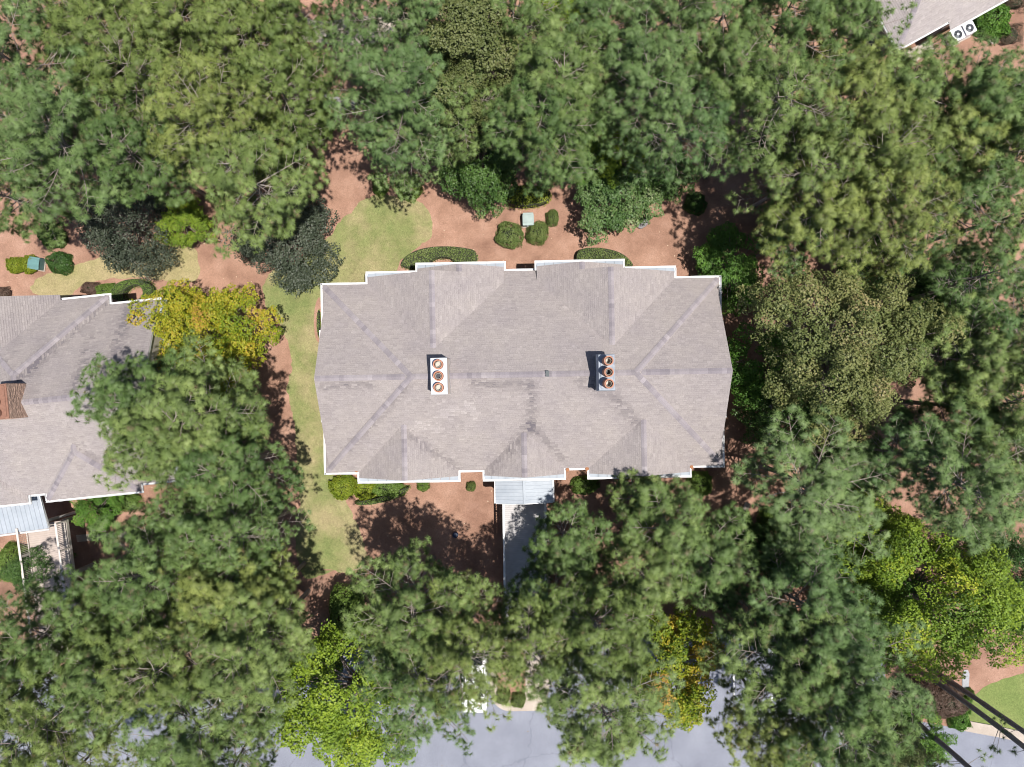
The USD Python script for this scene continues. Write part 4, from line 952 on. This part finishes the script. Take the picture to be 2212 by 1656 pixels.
broadleaf_kind('magnolia_tree', 210, 5.5, 2.3, 2.5, .38, mat['magnolia'], 55, 20000, .14, (.4, .75), contrast=.14)
def dome_kind(key, seed, material, n=4200, size=.085, lump=.10, gap=0.0, sq=0.72):
    """a unit shrub, clipped round: half-buried ball, 1 m radius, 1 m high"""
    n = int(n * 1.9)
    r = np.random.default_rng(seed); c = proto(key)
    d = r.normal(size=(n, 3)); d[:, 2] = np.abs(d[:, 2]); d /= np.linalg.norm(d, axis=1, keepdims=True)
    b = np.sign(d) * np.abs(d) ** sq; b /= np.linalg.norm(b, axis=1, keepdims=True) ** .6
    k = 1 + lump * nz(d * 2.4 + seed) * 1.7 - .18 * r.random(n) ** 2 + .16 * (r.random(n) < .05) * r.random(n)
    keep = nz(d * 5 + seed * 3) > -1 + gap
    b, d, k = b[keep], d[keep], k[keep]; P = b * k[:, None] * [1, 1, .98]
    v, f, tn = leaves(P, d, size, .5 + r.normal(0, .15, len(P)) + .25 * nz(d * 3 + 5), r, jit=.6)
    m = trimesh.creation.icosphere(3, .66); cv = np.array(m.vertices); cv[:, 2] = np.maximum(cv[:, 2], -.05)
    obj('crown', (v, f), material, c, tint=tn); obj('stems', (cv, m.faces), mat['core'], c, smooth=True)
dome_kind('shrub_box', 301, mat['box']); dome_kind('shrub_box_gap', 302, mat['box'], gap=.5, lump=.14); dome_kind('shrub_green', 303, mat['hedge'], 4500, .085, .12)
dome_kind('shrub_gold', 304, mat['gold'], 3600, .11, .16); dome_kind('shrub_holly', 305, mat['holly'], 4200, .10, .16); dome_kind('shrub_red', 306, mat['redbush'], 4500, .075, .14); dome_kind('shrub_bright', 307, mat['bright'], 4200, .11, .18)
dome_kind('shrub_brown', 308, mat['brown'], 2600, .07, .25, .6)

# ---- tall pines: (crown centre east, south, kind, size, label)
PINES = [
 (755, 15, 'pine_f', .8, 'thin pine on the top edge over the terrace'),
 (322, 850, 'pine_d', .95, 'pine below the left half of the big yellow tree, over the roof edge'),
 (60, 150, 'pine_c', 1.0, 'blue-green pine in the top left corner, below the bare trunk gap'), (225, 60, 'pine_b', 1.0, 'yellowish pine on the top edge right of the bare trunk gap'),
 (330, 190, 'pine_e', .95, 'olive pine with dead grey limbs in the top left wood'), (140, 330, 'pine_c', 1.05, 'soft blue-green pine above the left dark plum tree'), (40, 280, 'pine_f', .95, 'blue-green pine at the left edge, second below the top corner'),
 (425, 90, 'pine_b', 1.0, 'olive pine at the top edge left of the concrete terrace'), (540, 125, 'pine_b', .95, 'yellow-green pine directly left of the concrete terrace'), (470, 250, 'pine_e', 1.0, 'broad olive pine in the middle of the top left wood'),
 (540, 410, 'pine_d', 1.05, 'big green pine over the right dark plum tree'), (602, 225, 'pine_b', .92, 'smaller olive pine left of the leaning trunk and creek bed'), (12, 420, 'pine_a', .9, 'green pine cut by the left edge above the teal box'),
 (300, 330, 'pine_a', .95, 'green pine between the blue-green pine and yellow-green saplings'), (110, 20, 'pine_f', .9, 'open pine on the top edge near the top left corner'), (330, -10, 'pine_a', .9, 'pine cut by the top edge above the dead grey limbs'), (568, -45, 'pine_b', 1.0, 'pine cut by the top edge left of the leaning trunk'),
 (885, 40, 'pine_f', .95, 'open blue-green pine over the right end of the terrace'), (800, 200, 'pine_f', .75, 'thin blue-green pine between the terrace and creek bed'),
 (870, 235, 'pine_c', .95, 'blue-green pine right of the creek bed'), (885, 300, 'pine_f', .8, 'lower blue-green pine above the lawn tip'), (950, 10, 'pine_c', .9, 'blue-green pine on the top edge left of the olive cedar'), (990, 260, 'pine_h', .8, 'slender green pine between cedar and dark holly'),
 (1190, 190, 'pine_d', 1.1, 'large bright clumped pine above the utility box'), (1180, 285, 'pine_a', .95, 'green pine hanging over the golden hedge'), (1120, 60, 'pine_a', .85, 'green pine on the top edge right of the cedar'), (1310, 75, 'pine_c', .85, 'blue-green pine right of the lime sapling on the top edge'),
 (1430, 50, 'pine_c', 1.0, 'blue-green pine on the top edge, straight above the right chimney'), (1405, 190, 'pine_c', 1.0, 'blue-green pine above the speckled magnolia'), (1495, 275, 'pine_f', .95, 'blue-green pine above the long trunk shadow'), (1560, 170, 'pine_a', 1.0, 'rounded green pine right of the blue-green group at the top'),
 (1570, 20, 'pine_f', .9, 'thin pine on the top edge with bare ground showing through'), (1690, 60, 'pine_a', 1.0, 'green pine on the top edge left of the top right house'), (1800, 80, 'pine_a', .9, 'green pine touching the left side of the top right house'), (1650, 250, 'pine_h', 1.0, 'sparse green pine over bare orange ground'),
 (1790, 240, 'pine_b', 1.0, 'olive pine below and left of the top right house'), (1915, 235, 'pine_d', 1.0, 'green pine over the terrace of the top right house'), (2060, 240, 'pine_a', 1.0, 'green pine below the two air conditioners'), (2175, 235, 'pine_d', .95, 'green pine at the right edge below the pale round lid'),
 (1735, 365, 'pine_h', .9, 'sparse pine right of the long trunk shadow'), (1890, 340, 'pine_e', 1.0, 'olive pine with grey dead twigs, right of the bare orange ground'), (2030, 330, 'pine_b', 1.0, 'olive pine in the wood midway to the right edge'), (2150, 330, 'pine_a', 1.0, 'green pine at the right edge, second below the top right house'),
 (1780, 450, 'pine_b', .95, 'olive pine above the large brown-green oak'), (1930, 470, 'pine_e', .95, 'olive pine above the right half of the oak'), (2060, 470, 'pine_h', .95, 'green pine above and right of the oak'), (2170, 470, 'pine_h', .95, 'green pine at the right edge level with the oak top'), (1725, 505, 'pine_f', .7, 'low blue-green pine beside the long trunk shadow'),
 (2120, 610, 'pine_h', .9, 'pine right of the oak in the dark gap'), (2195, 720, 'pine_c', .9, 'blue-green pine cut by the right edge beside the oak'), (2080, 770, 'pine_a', .9, 'bright clumped pine against the right side of the oak'), (2180, 880, 'pine_a', 1.0, 'green pine at the right edge below the oak'), (2060, 930, 'pine_d', .95, 'green pine below the right side of the oak'),
 (1970, 985, 'pine_f', .85, 'shaded blue-green pine below the oak'), (2075, 1030, 'pine_c', 1.0, 'soft blue-green pine above the bright maple'), (2195, 1010, 'pine_d', .9, 'pine cut by the right edge above the maple'), (1755, 1045, 'pine_c', (1.15, .8), 'large blue-green pine right of the middle house corner with its trunk showing'),
 (1455, 1150, 'pine_g', 1.15, 'green pine below the right third of the middle house'), (1400, 1235, 'pine_g', 1.15, 'green pine between footbridge and right bays'), (1545, 1200, 'pine_g', 1.15, 'open green pine below the right corner of the middle house'),
 (1190, 1300, 'pine_g', 1.15, 'green pine hanging over the middle footbridge'), (1275, 1370, 'pine_b', 1.0, 'large olive pine right of the footbridge'), (1295, 1535, 'pine_d', (1.15, 1.05), 'dense pine overhanging the asphalt right of the island'), (1150, 1390, 'pine_e', .8, 'olive pine over the end of the middle footbridge'),
 (890, 1305, 'pine_a', 1.0, 'green pine left of the middle footbridge'), (982, 1418, 'pine_e', 1.0, 'olive pine above the white car'), (900, 1490, 'pine_h', .95, 'open pine dangling over the asphalt left of the white car'), (890, 1420, 'pine_b', .75, 'olive pine above the lower lime tree'), (1010, 1330, 'pine_h', .8, 'thin pine just left of the footbridge rail'),
 (432, 880, 'pine_d', 1.1, 'large pine just below the big yellow tree'), (385, 950, 'pine_a', 1.0, 'pine overhanging the east end of the left house roof'), (478, 1005, 'pine_d', 1.0, 'pine with rounded blue-green tufts in the gap between the houses'), (468, 1125, 'pine_d', 1.0, 'dense pine at the lower right corner of the left house'),
 (520, 1165, 'pine_h', .9, 'open pine above the lower lawn tip'), (330, 1240, 'pine_a', 1.0, 'green pine right of the left footbridge'), (470, 1270, 'pine_b', 1.0, 'olive pine in the middle of the lower left wood'), (535, 1320, 'pine_a', .95, 'green pine left of the tall clipped hedge ball'),
 (390, 1400, 'pine_e', 1.0, 'olive pine above the lower left parking bays'), (530, 1410, 'pine_a', 1.0, 'green pine left of the lower lime tree'), (250, 1370, 'pine_b', .95, 'olive pine at the foot of the left footbridge'), (450, 1560, 'pine_d', 1.05, 'dense rounded pine on the bottom edge over the asphalt'),
 (90, 1370, 'pine_a', .95, 'green pine at the left edge below the left footbridge'), (50, 1500, 'pine_b', .95, 'olive pine at the left edge above the bottom corner'), (125, 1540, 'pine_e', .95, 'olive pine above the bottom left asphalt gap'), (140, 1660, 'pine_b', .9, 'pine cut by the bottom edge near the left corner'), (500, 1650, 'pine_a', .85, 'pine on the bottom edge left of the lime tree'), (262, 1440, 'pine_a', .95, 'green pine over the left bay lines'),
 (1740, 1320, 'pine_c', .95, 'blue-green pine above the shaded right bays'), (1690, 1430, 'pine_a', .95, 'green pine over the long shaded bay line'), (1830, 1430, 'pine_c', 1.0, 'blue-green pine left of the bright maple'), (1660, 1540, 'pine_b', .9, 'olive pine right of the sunlit asphalt at the bottom'),
 (1790, 1560, 'pine_a', 1.05, 'large green pine on the bottom edge left of the dark trunks'), (1645, 1335, 'pine_h', .75, 'thin pine between the yellow tree and shaded bays'),
]
import zlib
for i, (dx, dy, key, s, lab) in enumerate(PINES):
    r = np.random.default_rng(900 + i); s, sz = s if isinstance(s, tuple) else (s, s); zc = PH[key] * sz * .75
    x, y = at(dx, dy, zc); z = float(terrain(x, y)); x, y = at(dx, dy, zc + z)
    place('pine_tree', key, lab, 'pine tree', (x, y, float(terrain(x, y))), r.uniform(0, 360), (s * r.uniform(.95, 1.05), s * r.uniform(.95, 1.05), sz))
# young pine by the porch
x, y = at(1208, 1165, 8.6); place('pine_tree', 'pine_g', 'young light green pine right of the middle porch roof', 'pine tree', (x + .4, y - .6, 0), 40, (1, 1, .95))
x, y = at(1400, 1075, 8); place('pine_tree', 'pine_g', 'young pine touching the right south eave of the middle house', 'pine tree', (x, y - .5, 0), 140, (.8, .8, .85))
# three leaning-out dark trunks at the lower right: tall pines whose crowns stand outside the frame
for k, (dx, dy, lab) in enumerate([(1947, 1532, 'tall pine with a long dark trunk, nearest the bottom right pine'), (2014, 1469, 'tall pine with a dark trunk crossing the red bush, lower of two'), (2041, 1466, 'tall pine with a dark trunk over the right lawn, upper of two')]):
    x, y, z = gat(dx, dy); place('pine_tree', 'pine_tall', lab, 'pine tree', (x, y, z), 70 * k, (1, 1, 1))

# ---- broadleaf trees
def tree(dx, dy, zc, name, key, label, rot=0.0, s=(1, 1, 1)):
    x, y = at(dx, dy, zc); z = float(terrain(x, y)); x, y = at(dx, dy, zc + z)
    return place(name, key, label, 'tree', (x, y, z), rot, s)
tree(428, 736, 5.0, 'maple_tree', 'yellow_tree', 'broad maple turning yellow beside the left house', 0)
tree(1465, 1462, 7.0, 'maple_tree', 'yellow_tree_small', 'small maple turning yellow and orange over the parking bays', 20, (1.3, 1.25, 1.35))
tree(2060, 1325, 9.5, 'maple_tree', 'lime_tree', 'large bright yellow-green maple at the lower right', 0, (1.2, 1.1, 1.2))
tree(1925, 1185, 7, 'maple_tree', 'lime_tree_small', 'smaller yellow-green maple up and left of the large one', 30, (.85, .85, 1))
tree(1972, 1300, 7, 'maple_tree', 'bright_tree', 'dark green young tree left of the large yellow-green maple', 10, (1.0, 1.0, 1))
tree(745, 1525, 7.5, 'maple_tree', 'lime_tree_small', 'bright green tree on the bottom edge over the asphalt', 200, (1.3, 1.3, 1.25))
tree(260, 480, 4, 'plum_tree', 'plum_tree', 'dark purple-green plum tree above the tan lawn', 0, (1.05, 1, 1))
tree(603, 500, 4, 'plum_tree', 'plum_tree', 'dark purple-green plum tree left of the lawn tip', 150, (1.12, 1.1, 1))
tree(1858, 745, 11, 'oak_tree', 'oak_tree', 'large brown-green oak right of the middle house', 0, (.93, .95, 1))
tree(1718, 795, 6, 'holly_tree', 'bright_tree', 'green understorey tree at the left side of the oak', 80, (1.05, 1.3, 1)); tree(1720, 900, 6, 'holly_tree', 'holly_tree', 'dark holly under the lower left of the oak', 80)
tree(1025, 110, 11, 'cedar_tree', 'cedar_tree', 'olive brown cedar at the top centre', 0, (1.05, 1.05, 1)); tree(1000, 210, 10, 'cedar_tree', 'cedar_tree', 'lower olive cedar between the blue-green and clumped pines', 120, (.75, .75, .9))
tree(1040, 340, 5, 'holly_tree', 'holly_tree', 'dark green holly tree above the left part of the roof', 0, (1.1, 1.2, 1)); tree(1345, 405, 4.2, 'magnolia_tree', 'magnolia_tree', 'pale speckled magnolia above the boulder', 0, (1.1, 1.15, 1))
tree(1340, 322, 6.0, 'maple_tree', 'lime_tree_small', 'yellow-green sapling behind the speckled magnolia', 40, (.6, .6, .9)); tree(1440, 350, 4.5, 'holly_tree', 'holly_tree', 'dark holly right of the speckled magnolia', 40, (.9, .9, .8))
tree(1588, 585, 3.6, 'laurel_tree', 'bright_tree', 'glossy green tree at the top right corner of the middle house', 0, (.85, 1.0, .68))
tree(1235, 15, 6, 'maple_tree', 'lime_tree_small', 'lime green sapling on the top edge', 60, (.75, .75, .9))
for k, (dx, dy, key, lab, s) in enumerate([(390, 480, 'lime_tree_small', 'yellow-green sapling between the plum trees', .5), (340, 320, 'lime_tree_small', 'yellow-green sapling under the left pines', .5), (560, 290, 'holly_tree', 'dark holly left of the leaning trunk', .9), (1280, 290, 'bright_tree', 'green undergrowth tree right of the clumped pine', .9),
        (1080, 240, 'holly_tree', 'dark holly below the cedar', .9), (450, 180, 'holly_tree', 'dark holly in a gap of the top left wood', .9), (1910, 560, 'holly_tree', 'dark holly on the top of the oak', .9), (2080, 610, 'holly_tree', 'dark holly in the gap right of the oak', 1.0), (1720, 1215, 'holly_tree', 'dark holly below the large blue-green pine', .9), (1640, 1190, 'holly_tree', 'small dark holly right of the short pale path', .6), (2060, 715, 'holly_tree', 'dark holly against the lower right side of the oak', 1.0), (2120, 690, 'bright_tree', 'green understorey tree in the ground gap near the right edge', .9), (2150, 790, 'holly_tree', 'dark holly near the right edge level with the chimneys', .9), (1860, 440, 'holly_tree', 'dark holly in the pine wood above the oak', .9), (1700, 300, 'holly_tree', 'dark holly under the sparse pine', .8), (2050, 660, 'bright_tree', 'green undergrowth right of the oak', .8),
        (2200, 1230, 'holly_tree', 'dark holly at the right edge above the maple', .9), (1870, 1010, 'holly_tree', 'dark holly between the oak and the large blue-green pine', .9), (1850, 1210, 'holly_tree', 'dark holly left of the smaller maple', .8), (1600, 1150, 'holly_tree', 'small holly by the short pale path', .5),
        (40, 340, 'holly_tree', 'dark holly at the left edge', .8), (690, 1450, 'holly_tree', 'dark holly left of the bright green bottom tree', .5), (1870, 1560, 'cedar_tree', 'loose small-leaved tree beside the dark trunk at the bottom', .6), (2010, 1610, 'bright_tree', 'loose green tree over the right end of the asphalt', .7), (60, 1240, 'holly_tree', 'dark holly left of the left footbridge', .7), (190, 1105, 'bright_tree', 'glossy shrub tree at the corner of the left house', .55)]):
    tree(dx, dy, 5 * s, 'understorey_tree', key, lab, 70 * k, (s, s, s))

# ---- shrubs: (east, south, kind, half sizes in metres, height, label)
SHRUBS = [
 (1100, 509, 'shrub_box_gap', 1.05, .98, 1.1, 'largest of the three round bushes by the utility box'), (1161, 505, 'shrub_box', .85, .88, 1.1, 'middle-sized round bush touching the utility box'), (1193, 472, 'shrub_box', .50, .62, .8, 'smallest round bush right of the utility box'),
 (885, 408, 'shrub_green', 1.0, .95, 1.2, 'dark round bush above the lawn tip'), (823, 400, 'shrub_green', .6, .9, 1.0, 'small green bush left of the dark round bush'), (696, 268, 'shrub_green', 1.1, 1.1, 1.4, 'round bush beside the leaning trunk'), (640, 290, 'shrub_holly', 1.0, 1.1, 1.4, 'dark bush left of the leaning trunk'),
 (742, 1050, 'shrub_gold', .95, .9, .9, 'golden bush at the lower left corner of the middle house'), (790, 1052, 'shrub_gold', .9, .85, .9, 'second golden bush, right of the corner one'), (835, 1052, 'shrub_green', 1.5, .75, .8, 'green bush against the left south gable'),
 (915, 1046, 'shrub_green', .5, .5, .6, 'small green bush at the south wall left of the notch'), (1018, 1050, 'shrub_box', .38, .38, .6, 'tiny round bush in the notch beside the porch'), (1264, 1046, 'shrub_green', 1.1, .7, .9, 'green bush in the notch right of the porch'), (1400, 1043, 'shrub_green', .8, .6, .8, 'green bush at the right south gable'), (1510, 1044, 'shrub_green', .95, .95, 1.2, 'round green bush at the lower right corner of the middle house'),
 (755, 1318, 'shrub_green', 1.35, 2.0, 1.9, 'tall clipped hedge ball below the lower lawn tip'), (720, 1425, 'shrub_holly', .7, .9, 1.2, 'dark oval bush below the clipped hedge ball'),
 (40, 574, 'shrub_gold', .7, .6, .8, 'yellow bush at the left edge'), (70, 572, 'shrub_gold', .6, .7, .8, 'yellow bush touching the teal box on its left'), (135, 568, 'shrub_holly', .9, .8, .9, 'dark bush right of the teal box'), (120, 510, 'shrub_holly', .9, .9, 1.0, 'dark bush left of the left plum tree'),
 (202, 624, 'shrub_red', .75, .5, .8, 'brownish clipped bush at the north wall of the left house'), (235, 630, 'shrub_green', .9, .6, .8, 'green bush right of the brownish clipped bush'), (8, 640, 'shrub_red', .8, .7, .8, 'reddish bush at the left edge by the left house'),
 (275, 1082, 'shrub_green', 1.3, .7, .9, 'green hedge bush at the south wall of the left house'), (235, 1088, 'shrub_bright', 1.0, .8, 1.0, 'leafy bush right of the left porch'), (40, 1215, 'shrub_green', 1.3, 1.5, 1.3, 'green bushes left of the left footbridge'),
 (1087, 1501, 'shrub_box', .55, .60, .75, 'left round bush of the pair on the parking island'), (1120, 1508, 'shrub_box', .55, .60, .75, 'right round bush of the pair on the parking island'),
 (1975, 1498, 'shrub_red', 1.5, 1.3, 1.4, 'wide brown-red bush by the dark trunks'), (2040, 1510, 'shrub_red', 1.3, 1.3, 1.2, 'pinkish red bush crossed by the dark trunk'), (2088, 1496, 'shrub_green', .42, .42, .7, 'small clipped bush on the lawn path'), (2066, 1548, 'shrub_bright', .7, .9, .8, 'leafy green bush at the pavement corner'), (2080, 1520, 'shrub_bright', .5, .8, .5, 'low leafy plant beside the right garden path'),
 (2128, 50, 'shrub_bright', 1.5, 1.3, 1.3, 'round green bush right of the air conditioners'), (2178, 78, 'shrub_brown', 1.0, .9, .7, 'twiggy brown bush above the pale round lid'), (2185, 5, 'shrub_brown', 1.2, .8, .9, 'dark twiggy bush in the top right corner'),
 (1500, 440, 'shrub_holly', .8, .8, .8, 'dark bush beside the long trunk shadow'), (1660, 1120, 'shrub_green', .9, .9, 1.1, 'green bush below the large blue-green pine'), (1800, 1180, 'shrub_holly', 1.3, 1.1, 1.2, 'dark bush left of the small maple'),
 (2140, 1180, 'shrub_green', 1.2, 1.0, 1.1, 'green bush at the right edge above the maple'), (2180, 1320, 'shrub_holly', 1.2, 1.2, 1.3, 'dark bush at the right edge beside the maple'), (1560, 1290, 'shrub_holly', 1.0, .8, 1.0, 'dark bush above the shaded right bays'),
]
for i, (dx, dy, key, a, b, h, lab) in enumerate(SHRUBS):
    r = np.random.default_rng(1500 + i); x, y, z = gat(dx, dy)
    place('shrub', key, lab, 'shrub', (x, y, z), r.uniform(-15, 15), (a, b, h))
# ---- clipped hedges of free outline
def hedge(label, pts, h, material, hole=None, n=170, size=.085, seed=0):
    p = gpoly(pts, 2)
    if hole is not None: p = p.difference(gpoly(hole, 2))
    r = np.random.default_rng(seed); cx, cy = p.centroid.coords[0]; z = float(terrain(cx, cy))
    k = int(p.area * n * 2.2); x0, y0, x1, y1 = p.bounds; q = r.uniform((x0, y0), (x1, y1), (k * 3, 2)); q = q[contains_xy(p, q[:, 0], q[:, 1])][:k]
    bd = p.boundary; d = np.array([bd.distance(Point(a)) for a in q]); e = .30
    t = np.clip(d / e, 0, 1); hh = h * (1 - (1 - t) ** 2.2) ; bump = .06 * nz(np.c_[q * 2.0, 0 * d])
    low = r.random(len(q)) < .3 * (t < .6); zz = np.where(low, hh * r.random(len(q)), hh) + bump
    gx = np.zeros((len(q), 3)); 
    for i in np.where(t < 1)[0]:
        c = bd.interpolate(bd.project(Point(q[i]))); w = np.array([c.x, c.y]) - q[i]; w /= np.linalg.norm(w) + 1e-6; gx[i, :2] = w * (1 - t[i]) * 1.3
    v, f, tn = leaves(np.c_[q - [cx, cy], zz], gx + [0, 0, 1.0], size, .5 + r.normal(0, .16, len(q)) + .22 * nz(np.c_[q * 1.1, 0 * d + 3]), r)
    tg = thing('hedge', label, 'hedge', (cx, cy, z))
    obj('crown', (v, f), material, tg, tint=tn)
    c = p.buffer(-.12)
    obj('stems', cat([extrude(g, h * .80).apply_translation((-cx, -cy, 0)) for g in (c.geoms if hasattr(c, 'geoms') else [c]) if g.area > .02]), mat['core'], tg)
hedge('long curved hedge at the north wall of the middle house', [(862, 584), (872, 556), (905, 538), (950, 531), (1000, 534), (1034, 542), (1034, 580), (985, 580), (975, 562), (940, 562), (925, 585)], .9, mat['box'], seed=1)
hedge('oval clipped hedge at the right north gable of the middle house', [(1240, 580), (1240, 545), (1262, 535), (1300, 535), (1340, 545), (1365, 566), (1370, 585)], .9, mat['box'], seed=2)
hedge('crescent of clipped green hedge at the left south gable', [(768, 1078), (830, 1068), (884, 1044), (892, 1050), (870, 1072), (830, 1086), (785, 1092), (766, 1088)], .75, mat['hedge'], seed=3)
hedge('clipped hedge ring by the yellow tree at the left house', [(240, 640), (255, 612), (290, 600), (325, 604), (345, 622), (335, 648), (300, 655), (260, 655)], .8, mat['hedge'], hole=[(275, 640), (290, 622), (312, 622), (316, 640), (295, 650)], seed=4)
hedge('narrow low hedge in the bed at the west wall of the middle house', [(696, 665), (686, 668), (683, 700), (687, 730), (697, 735)], .5, mat['hedge'], seed=5)
hedge('golden hedge above the utility box', [(1088, 440), (1090, 418), (1110, 405), (1150, 402), (1185, 410), (1194, 425), (1185, 445), (1140, 455), (1105, 452)], 1.1, mat['gold'], seed=6, size=.11, n=120)
print('triangles', sum(len(UsdGeom.Mesh(p).GetFaceVertexCountsAttr().Get()) for p in stage.TraverseAll() if p.IsA(UsdGeom.Mesh)))
